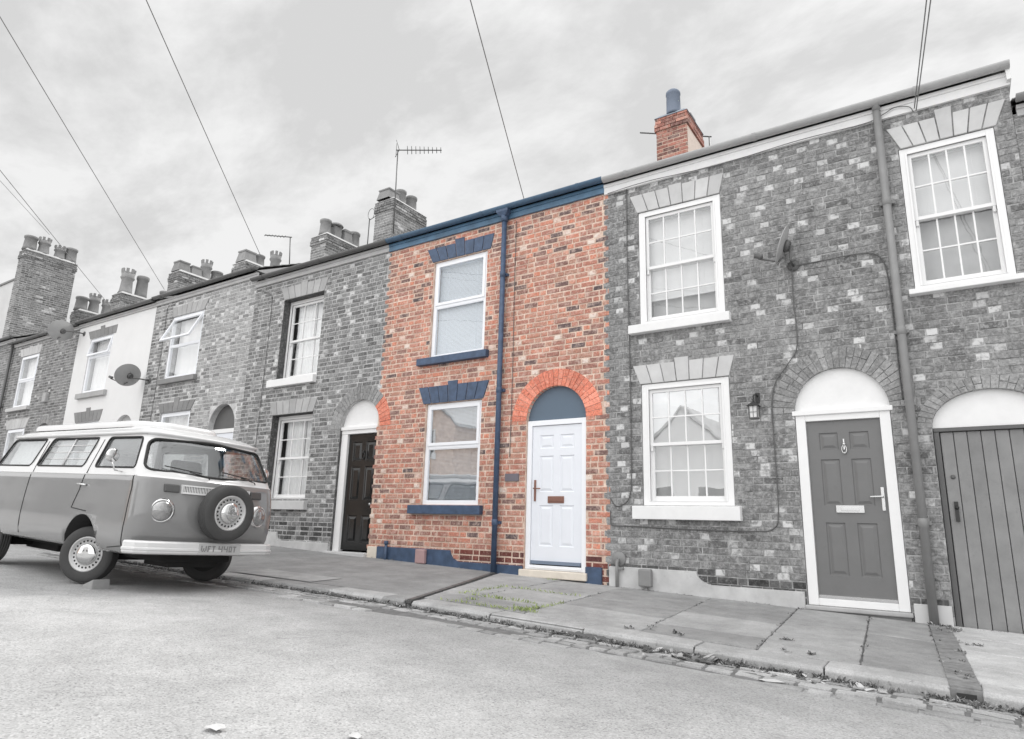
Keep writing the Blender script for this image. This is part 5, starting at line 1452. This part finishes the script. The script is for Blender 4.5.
def front_u(v_, w_):
    h = bvh.ray_cast(Vector((3, v_, w_)), Vector((-1, 0, 0)))[0]; return h.x if h else 1.0
# rubber seals round the glass
m = MB()
for pl in (CABW, MIDW, REARW):
    for s_ in (-1, 1):
        pts = [(u, side_v(u, w_, s_)-s_*0.001, w_) for u, w_ in pl]; m.tube(pts+[pts[0]], 0.011, 6, caps=False)
pts = [(front_u(v_, w_)+0.001, v_, w_) for v_, w_ in WS]; m.tube(pts+[pts[0]], 0.014, 6, caps=False)
m.build('window_seal', RUBBER, van)
# door gaps and trim
m = MB()
def gap_side(pl, r=0.006, s_=-1):
    out_ = []
    for (u0, w0), (u1, w1) in zip(pl[:-1], pl[1:]):
        for k in range(8):
            t = k/8; out_.append((u0+(u1-u0)*t, w0+(w1-w0)*t))
    out_.append(pl[-1]); m.tube([(u, side_v(u, w_, s_)+s_*0.0005, w_) for u, w_ in out_], r, 5)
for s_ in (-1, 1):
    m = MB(); gap_side([(.80,1.19),(.835,1.05),(.84,.75),(.82,.46),(.52,.425)], s_=s_); m.build('door_gap', RUBBER, van); m = MB()
    gap_side([(-.27,1.60),(-.30,1.19),(-.33,1.0),(-.42,.80),(-.05,.775)], s_=s_); m.build('door_gap', RUBBER, van); m = MB()
    gap_side([(-1.77,1.60),(-1.78,1.15),(-1.78,.44)], s_=s_); m.build('door_gap', RUBBER, van)
m = MB()
for s_ in (-1, 1):
    m.tube([(u, side_v(u, 1.187, s_)+s_*0.002, 1.187) for u in np.linspace(-3.1, .83, 40)], 0.007, 6)
m.build('belt_trim', VAN_W, van)
m = MB()
for s_ in (-1, 1): m.tube([(u, side_v(u, 1.66, s_)+s_*.004, 1.66) for u in np.linspace(-3.0, .62, 40)], 0.007, 6)
m.build('rain_gutter', FASCIA_M, van)
# pop-top roof panel
m = MB()
def rp(u, v_):
    a = tab(TA, 1.0); return 0
plan = rounded([(-2.85,-.56),(-.05,-.54),(.30,-.30),(.30,.30),(-.05,.54),(-2.85,.56)], .12)
lv = [(1.78,1.0),(1.82,1.0),(1.85,.985),(1.862,.95),(1.868,.88)]
cu, rings = -1.2, []
for w_, k in lv: rings.append(m.add([(cu+(u-cu)*k, v_*k, w_) for u, v_ in plan]))
n = len(plan); m.smooth = True
for i in range(len(lv)-1):
    for k in range(n): k2 = (k+1) % n; m.face((rings[i]+k, rings[i]+k2, rings[i+1]+k2, rings[i+1]+k))
m.smooth = False; m.face([rings[-1]+k for k in range(n)])
m.build('roof_panel', VAN_W, van)
# bumper with returned ends
m = MB()
prof = [(0.0,.535),(0.035,.53),(0.05,.515),(0.05,.47),(0.062,.462),(0.062,.445),(0.05,.437),(0.05,.42),(0.035,.405),(0.0,.40)]
path = [(.97,-.862),(1.0,-.85),(1.055,-.81),(1.095,-.72),(1.13,-.4),(1.14,0),(1.13,.4),(1.095,.67),(1.06,.74),(1.01,.765),(.98,.77)]
pr = []
for i, (u, v_) in enumerate(path):
    a = Vector(path[max(i-1,0)]); b = Vector(path[min(i+1,len(path)-1)]); t = (b-a).normalized(); nn = Vector((t.y, -t.x))
    pr.append(m.add([(u+nn.x*d_, v_+nn.y*d_, w_) for d_, w_ in prof]))
for i in range(len(path)-1):
    for k in range(len(prof)-1): m.face((pr[i]+k, pr[i+1]+k, pr[i+1]+k+1, pr[i]+k+1))
bump_o = m.build('bumper', VAN_W, van)
# number plate with its characters
GL = {'W':["10001","10001","10101","10101","01010"],'F':["111","100","110","100","100"],'T':["111","010","010","010","010"],'4':["1001","1001","1111","0001","0001"],'0':["111","101","101","101","111"],' ':["0"]}
m = MB(); px, pv0 = 1.200, .36
m.box(1.19, px, -.20, .30, .412, .528); plate = m.build('number_plate', LABELM, van, bevel=0.004)
m = MB(); vv = -.178; cell = 0.0128
for ch_ in "WFT 440T":
    G_ = GL[ch_]
    for r_, row in enumerate(G_):
        for c_, bit in enumerate(row):
            if bit == '1': m.box(px+0.0005, px+0.003, vv+c_*cell, vv+(c_+1)*cell, .503-(r_+1)*cell, .503-r_*cell)
    vv += (len(G_[0])+1.0)*cell
m.build('plate_lettering', IRON_G, plate)
# lamps
for s_ in (-1, 1):
    fu = front_u(.575*s_, .845); ax = Vector((1, .28*s_, 0)).normalized(); c0 = Vector((fu-.045, .58*s_, .84))
    m = MB(); m.lathe(c0, [(.145,-.02),(.145,.012),(.13,.03),(.118,.05),(.108,.055),(.104,.045)], axis=ax, n=28, close=False)
    h = m.build('headlight', CHROME, van)
    m = MB(); m.lathe(c0, [(.106,.040),(.10,.056),(.08,.068),(.05,.077),(.001,.08)], axis=ax, n=28); m.build('lens', LENS, h)
    m = MB(); m.lathe(c0, [(.175,-.005),(.172,.012),(.150,.02),(.146,.0)], axis=ax, n=28, close=False); m.build('headlight_surround', VAN_G, h)
    v0, v1 = sorted((.44*s_, .60*s_)); fu = front_u(.54*s_, 1.09)
    m = MB(); m.hexa([(front_u(v0,1.04)-.02,v0,1.04),(front_u(v0,1.04)+.022,v0,1.04),(front_u(v1,1.04)+.022,v1,1.04),(front_u(v1,1.04)-.02,v1,1.04),
                      (front_u(v0,1.125)-.02,v0,1.125),(front_u(v0,1.125)+.022,v0,1.125),(front_u(v1,1.125)+.022,v1,1.125),(front_u(v1,1.125)-.02,v1,1.125)])
    m.build('indicator', AMBER, van, bevel=0.012)
# fresh-air grille
m = MB(); n = 16
for k in range(n):
    v0, v1 = -.41+.82*k/n, -.41+.82*(k+1)/n
    for w0, w1 in ((1.035,1.052),(1.115,1.13)):
        m.hexa([(front_u(v0,w0)-.01,v0,w0),(front_u(v0,w0)+.014,v0,w0),(front_u(v1,w0)+.014,v1,w0),(front_u(v1,w0)-.01,v1,w0),(front_u(v0,w1)-.01,v0,w1),(front_u(v0,w1)+.014,v0,w1),(front_u(v1,w1)+.014,v1,w1),(front_u(v1,w1)-.01,v1,w1)])
for v0 in (-.42,.40): m.box(front_u(v0,1.08)-.01, front_u(v0,1.08)+.014, v0, v0+.02, 1.035, 1.13)
for k in range(44):
    v0 = -.395+.79*k/44; m.hexa([(front_u(v0,1.05)-.01,v0,1.05),(front_u(v0,1.05)+.009,v0,1.05),(front_u(v0,1.05)+.009,v0+.009,1.05),(front_u(v0,1.05)-.01,v0+.009,1.05),(front_u(v0,1.117)-.01,v0+.004,1.117),(front_u(v0,1.117)+.009,v0+.004,1.117),(front_u(v0,1.117)+.009,v0+.013,1.117),(front_u(v0,1.117)-.01,v0+.013,1.117)])
gl_ = m.build('grille', VAN_W, van)
m = MB(); m.grid(lambda a, b: (front_u(-.41+.82*a,1.05+.067*b)+.003, -.41+.82*a, 1.05+.067*b), 20, 1); m.build('grille_mesh', RUBBER, gl_)
# wheels
def wheel(name, loc, rotz, r=.305, wd=.15, parent=van, up=False):
    """built about its own axis along -v (outer face); rotz turns it"""
    o = bpy.data.objects.new(name, None)
    m = MB(); h = wd/2
    prof = [(r*.62,-h*.85),(r*.70,-h),(r*.86,-h*1.02),(r*.95,-h*.92),(r*.985,-h*.75)]
    for k in range(4):
        a = -h*.72+k*h*.38; prof += [(r,a),(r,a+h*.28),(r*.982,a+h*.29),(r*.982,a+h*.37)]
    prof += [(r,h*.72),(r*.985,h*.78),(r*.95,h*.92),(r*.86,h*1.02),(r*.70,h),(r*.62,h*.85),(r*.60,h*.55)]
    m.lathe((0,0,0), prof, axis=(0,-1,0), n=48, close=False); 
    t = m.build(name, TYRE, parent); t.location = loc; t.rotation_euler = rotz
    OFF[t.name] = Vector()
    m = MB()
    m.lathe((0,0,0), [(r*.60,h*.50),(r*.635,h*.90),(r*.60,h*.96),(r*.565,h*.90),(r*.53,h*.62),(r*.40,h*.66),(r*.36,h*.6),(.001,h*.6)], axis=(0,-1,0), n=40)
    m.mi = 1
    m.lathe((0,0,0), [(.001,-h*.6),(r*.63,-h*.8)], axis=(0,-1,0), n=24, close=False)
    for k in range(22):
        A = 2*math.pi*k/22; rr = r*.475
        m.lathe((rr*math.cos(A), -h*.655, rr*math.sin(A)), [(r*.036,0),(.001,.002)], axis=(0,-1,0), n=8)
    m.build('rim', [RIM, RUBBER], t)
    m = MB(); m.lathe((0,0,0), [(r*.385,h*.62),(r*.38,h*.82),(r*.34,h*1.02),(r*.25,h*1.14),(r*.12,h*1.2),(.001,h*1.21)], axis=(0,-1,0), n=32); m.build('hubcap', CHROME, t)
    return t
wheel('wheel', (-.14,-.685,.305), (0,0,math.radians(33))); wheel('wheel', (-.07,.70,.305), (0,0,math.radians(33+180)))
wheel('wheel', (-2.75,-.71,.305), (0,0,0)); wheel('wheel', (-2.75,.71,.305), (0,0,math.pi))
sp = wheel('spare_wheel', (1.205,.05,.865), (0,math.radians(3),math.radians(90)), wd=.17)
# wipers, mirror, handle
for v0, v1 in ((-.10,-.56),(.52,.10)):
    m = MB()
    pts = []
    m.tube([(front_u(v0,1.215)+.01,v0,1.215),(front_u(v0,1.23)+.03,v0-.02,1.235),(front_u((v0+v1)/2,1.28)+.028,(v0+v1)/2,1.275)],0.006,6)
    m.tube([(front_u(v0-.03+(v1-v0)*t,1.265+.05*t)+.018, v0-.03+(v1-v0)*t, 1.265+.05*t) for t in np.linspace(0.12,1,8)],0.006,6)
    m.build('wiper', RUBBER, van)
for s_ in (-1,1):
    m = MB(); m.tube([(.50,side_v(.50,1.22,s_),1.22),(.49,.90*s_,1.23),(.49,.95*s_,1.33)],0.008,8); m.lathe((.49,.95*s_,1.385),[(.001,.02),(.06,.016),(.075,0),(.072,-.012),(.001,-.014)],axis=(1,-.12*s_,.05),n=20)
    m.build('door_mirror', CHROME, van)
for s_ in (-1,1):
    m = MB(); y = side_v(-.27,1.065,s_); m.tube([(-.34,y+s_*.004,1.065),(-.33,y+s_*.035,1.067),(-.20,y+s_*.032,1.062),(-.185,y+s_*.003,1.06)],[.012,.011,.010,.012],8)
    m.build('door_handle', CHROME, van)
# side window louvres
m = MB()
for w_ in (1.365,1.45,1.535): m.tube([(u, side_v(u,w_)+.012, w_) for u in np.linspace(-1.64,-.46,8)],0.006,6)
m.box(-1.07,-1.045,side_v(-1.05,1.29)+.004,side_v(-1.05,1.29)+.02,1.28,1.30); m.tube([(-1.05,side_v(-1.05,w_)+.010,w_) for w_ in (1.285,1.45,1.62)],0.012,6)
m.build('louvre_bars', VAN_W, van)
# inside: seats, wheel, curtains, floor pan and axles
for s_ in (-1,1):
    m = MB(); m.box(-.25,.30,.37*s_-.24,.37*s_+.24,.80,.95); m.hexa([(-.30,.37*s_-.23,.93),(-.18,.37*s_-.23,.93),(-.18,.37*s_+.23,.93),(-.30,.37*s_+.23,.93),(-.42,.37*s_-.20,1.48),(-.33,.37*s_-.20,1.48),(-.33,.37*s_+.20,1.48),(-.42,.37*s_+.20,1.48)])
    m.build('seat', SEATM, van, bevel=0.04)
m = MB(); cw = Vector((.42,-.37,1.18)); ax = Vector((-.5,0,.85)).normalized(); a1 = Vector((0,1,0)); a2 = ax.cross(a1)
m.tube([cw+a1*(.20*math.cos(t))+a2*(.20*math.sin(t)) for t in np.linspace(0,2*math.pi,25)],0.012,8,caps=False); m.tube([cw-a1*.2,cw+a1*.2],0.010,6); m.tube([cw,cw-ax*.3],0.02,8)
m.build('steering_wheel', RUBBER, van)
for nm, u0, u1, s_ in (('a',-2.9,-1.95,-1),('b',-1.62,-1.25,-1),('c',-.85,-.50,-1),('d',-2.9,-1.95,1)):
    m = MB(); m.grid(lambda a, b: (u0+(u1-u0)*a, s_*(tab(TA,1.27+.35*b)-.075)+.012*math.sin(a*38), 1.27+.35*b), 40, 6); m.build('curtain', NET, van)
m = MB(); m.box(-3.1,.85,-.42,.42,.30,.40); m.box(-2.9,-1.9,-.3,.3,.2,.32); m.tube([(-.07,-.62,.30),(-.07,.62,.30)],.05,10); m.tube([(-2.75,-.62,.30),(-2.75,.62,.30)],.07,10); m.box(.3,.8,-.3,.3,.24,.36)
m.tube([(-2.9,.3,.24),(-3.4,.32,.25)],.03,8); m.build('underframe', UNDER, van, bevel=0.02)
van.scale = (.95,)*3
vx, vy = -8.079*.95, 4.505*.95
van.matrix_world = Matrix.Translation((vx, vy, -.7636*.95)) @ Matrix.Rotation(-.0141,4,'Z') @ Matrix.Rotation(.0335,4,'Y') @ Matrix.Rotation(-.030,4,'X') @ Matrix.Scale(.95,4)


# ------------------------------------------------------------------ small things on the ground
def vanpt(p): return van.matrix_world @ Vector(p)
wp = vanpt((.20,-.74,0.0)); zr = road(wp.x, wp.y)
m = MB(); x, y = wp.x+.10, wp.y-.05
m.hexa([(x-.02,y-.10,zr-.02),(x+.16,y-.08,zr-.02),(x+.16,y+.10,zr-.02),(x-.02,y+.10,zr-.02),(x,y-.09,zr+.035),(x+.15,y-.075,zr+.09),(x+.15,y+.09,zr+.09),(x,y+.09,zr+.035)])
tag(m.build('wheel_chock', mottled('grey_block', gr(150), 0.1, 12, 0.85, 0.3), bevel=0.008, off=(x,y,zr)), 'grey block wedged against the front wheel of the camper van', 'chock')
PAPER = mottled('crumpled_paper', gr(196), 0.08, 30, 0.8, 0.2)
for x, y, s_, lab in ((-2.60,1.80,.05,'flat white scrap of litter lying on the road in front of the camera'),(-2.13,2.13,.035,'small white speck of litter on the road near the bottom edge'),(-1.12,4.86,.07,'pale scrap of litter among the gutter weeds below the grey door')):
    zz = road(x, y)+.008; m = MB(); rr = random.Random(int(x*100))
    pl = [(x+s_*math.cos(a)*rr.uniform(.5,1.2)*1.3, y+s_*math.sin(a)*rr.uniform(.4,.9)) for a in np.linspace(0,2*math.pi,10)[:-1]]
    b = m.add([(px,py,zz+rr.uniform(0,.012)) for px,py in pl]+[(x,y,zz+.018)])
    for k in range(9): m.face((b+k, b+(k+1) % 9, b+9))
    tag(m.build('litter', PAPER, off=(x,y,zz)), lab, 'litter', 'scraps of litter')

# gutter weeds, dead leaves and moss along the kerb
def leafmat(name, lo, hi):
    m, N, L, b = newmat(name); a = N.new('ShaderNodeAttribute'); a.attribute_name = 'tint'
    cc = ramp(N, L, a.outputs['Fac'], [(0, lo), (1, hi)]); L.new(cc, b.inputs['Base Color']); b.inputs['Roughness'].default_value = 0.75; return m
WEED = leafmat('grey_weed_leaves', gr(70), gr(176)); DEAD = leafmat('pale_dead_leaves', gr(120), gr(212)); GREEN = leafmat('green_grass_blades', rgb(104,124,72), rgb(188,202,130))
def leaf(m, p, ln, wd, yaw, pitch, curl, r):
    d = Vector((math.cos(yaw)*math.cos(pitch), math.sin(yaw)*math.cos(pitch), math.sin(pitch))); s_ = Vector((-math.sin(yaw), math.cos(yaw), 0)); n = d.cross(s_)
    q = [p, p+d*ln*.35+s_*wd+n*curl*.2, p+d*ln*.75+s_*wd*.8-n*curl*.4, p+d*ln-n*curl, p+d*ln*.75-s_*wd*.8-n*curl*.4, p+d*ln*.35-s_*wd+n*curl*.2]
    m.tint = r.random(); b = m.add(q); m.face((b,b+1,b+2,b+3)); m.face((b,b+3,b+4,b+5))
def tuft(m, x, y, z, n, size, r, wide=.28):
    for k in range(n):
        leaf(m, Vector((x+r.gauss(0,size*.35), y+r.gauss(0,size*.2), z+r.uniform(0,size*.1))), size*r.uniform(.4,1), size*wide*r.uniform(.5,1)*.6, r.uniform(0,6.28), r.uniform(.05,1.3), size*r.uniform(-.1,.4), r)
r = random.Random(5); m = MB(); x = -12.0
while x < 6:
    k = mnoise.noise((x*.9, 2.2, 0)); dens = 0.25+ (0.8 if -2.9 < x < -.4 else 0) + (0.9 if -.05 < x < 2 else 0) + (0.25 if -4.5 < x < -2.9 else 0)
    if k+dens > 0.42:
        y = KY-.03-abs(r.gauss(0,.035)); tuft(m, x, y, road(x, y)-.005, r.randint(8,18), r.uniform(.035,.085) if dens > .8 else r.uniform(.02,.05), r)
    x += r.uniform(.02,.06)
for xx, yy in ((-.25,D-.12),(-.3,D-.16),(-.2,D-.2),(-.15,D-.33),(-.24,D-.3),(-.1,6.6),(-.12,6.2),(-.02,5.6),(-.14,5.7),(-.12,D-.28),(-.36,D-.10),(-.20,D-.45),(-.16,7.1),(-.05,7.0),(-1.20,5.55),(-1.0,5.6),(-2.0,5.62),(-1.25,6.1),(-1.48,D-.04),(-2.35,5.75),(-2.45,5.5)):
    for _ in range(3): tuft(m, xx+r.gauss(0,.06), yy+r.gauss(0,.05), pav(xx,yy), r.randint(6,12), r.uniform(.02,.045), r, .4)
for _ in range(260):      # along the foot of the walls
    xx = r.uniform(-12, .6)
    if mnoise.noise((xx*1.1, 7, 0)) > .05: tuft(m, xx, D-.035-abs(r.gauss(0,.012)), pav(xx, D), 3, r.uniform(.012,.03), r)
# low moss and soil banked on the kerb; dark tint doubles as weed shade
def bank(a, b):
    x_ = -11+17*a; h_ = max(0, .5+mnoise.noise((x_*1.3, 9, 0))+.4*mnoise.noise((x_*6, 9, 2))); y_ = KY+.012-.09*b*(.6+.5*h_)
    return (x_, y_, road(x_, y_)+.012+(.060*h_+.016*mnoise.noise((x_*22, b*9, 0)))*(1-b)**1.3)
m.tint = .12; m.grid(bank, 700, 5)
x = -11.0
while x < 6:
    if mnoise.noise((x*1.3, 9, 0)) > -.3:
        for _ in range(3): tuft(m, x, KY-.02-abs(r.gauss(0,.03)), road(x, KY)+.012+r.uniform(0,.03), r.randint(5,9), r.uniform(.018,.045), r, .4)
    x += r.uniform(.015,.045)
for i_ in range(1, 7):      # tufts in the flag joints
    for _ in range(34):
        t_ = r.random(); xx = xj[i_]+.075*(D-(5.5+2.6*t_)); yy = 5.5+2.6*t_
        if mnoise.noise((xx*3, yy*2.2, i_)) > .05: tuft(m, xx+r.gauss(0,.008), yy, pav(xx,yy)-.004, 5, r.uniform(.012,.03), r, .4)
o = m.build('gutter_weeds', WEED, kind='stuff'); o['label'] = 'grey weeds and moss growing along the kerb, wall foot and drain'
m = MB()
for _ in range(520):
    xx = r.uniform(-9, 4); yy = KY-.03-abs(r.gauss(0,.09)); 
    if mnoise.noise((xx*.7, 1, 4))+(.35 if -3 < xx < 3 else 0) < .05: continue
    leaf(m, Vector((xx, yy, road(xx, yy)+.015)), r.uniform(.02,.055), r.uniform(.008,.018), r.uniform(0,6.28), r.uniform(-.1,.35), r.uniform(-.01,.02), r)
for xx, yy, s_ in ((-1.72,5.08,.13),(-1.60,5.10,.12),(-1.85,5.10,.10),(-2.1,5.1,.11),(-.92,5.1,.09),(-.60,5.08,.1)):
    for k in range(9): leaf(m, Vector((xx+r.gauss(0,.03), yy+r.gauss(0,.02), road(xx,yy)+.01)), s_*r.uniform(.6,1), s_*.22, r.uniform(0,6.28), r.uniform(.15,.9), s_*.25, r)
o = m.build('dead_leaves', DEAD, kind='stuff'); o['label'] = 'pale dead leaves lying in the gutter along the kerb'
m = MB()
def grass(x, y, n, sp):
    for _ in range(n):
        px, py = x+r.gauss(0,sp), y+r.gauss(0,sp*.5)
        leaf(m, Vector((px,py,pav(px,py))), r.uniform(.015,.05), r.uniform(.002,.005), r.uniform(0,6.28), r.uniform(.6,1.5), r.uniform(0,.012), r)
for t_ in np.linspace(0,1,26):      # in the joints of the flags in front of the red house
    grass(-4.45+1.0*t_*.9, 5.50+.01*t_, 5 if .3 < t_ < .95 else 2, .03)
    grass(-3.53+.05*t_, 5.55+.75*t_, 3 if t_ > .4 else 9, .02); grass(-4.6-.02*t_, 6.0+.9*t_, 3, .02)
    grass(-4.6+.95*t_, 6.9, 3, .02); grass(-4.45+.8*t_, 6.02, 4, .02)
grass(-4.62,D-.15,14,.06); grass(-3.6,5.62,40,.08); grass(-3.45,5.58,34,.06); grass(-4.25,5.75,20,.04); grass(-4.12,6.02,22,.03)
o = m.build('green_grass', GREEN, kind='stuff'); o['label'] = 'thin green grass in the flag joints before the red house'
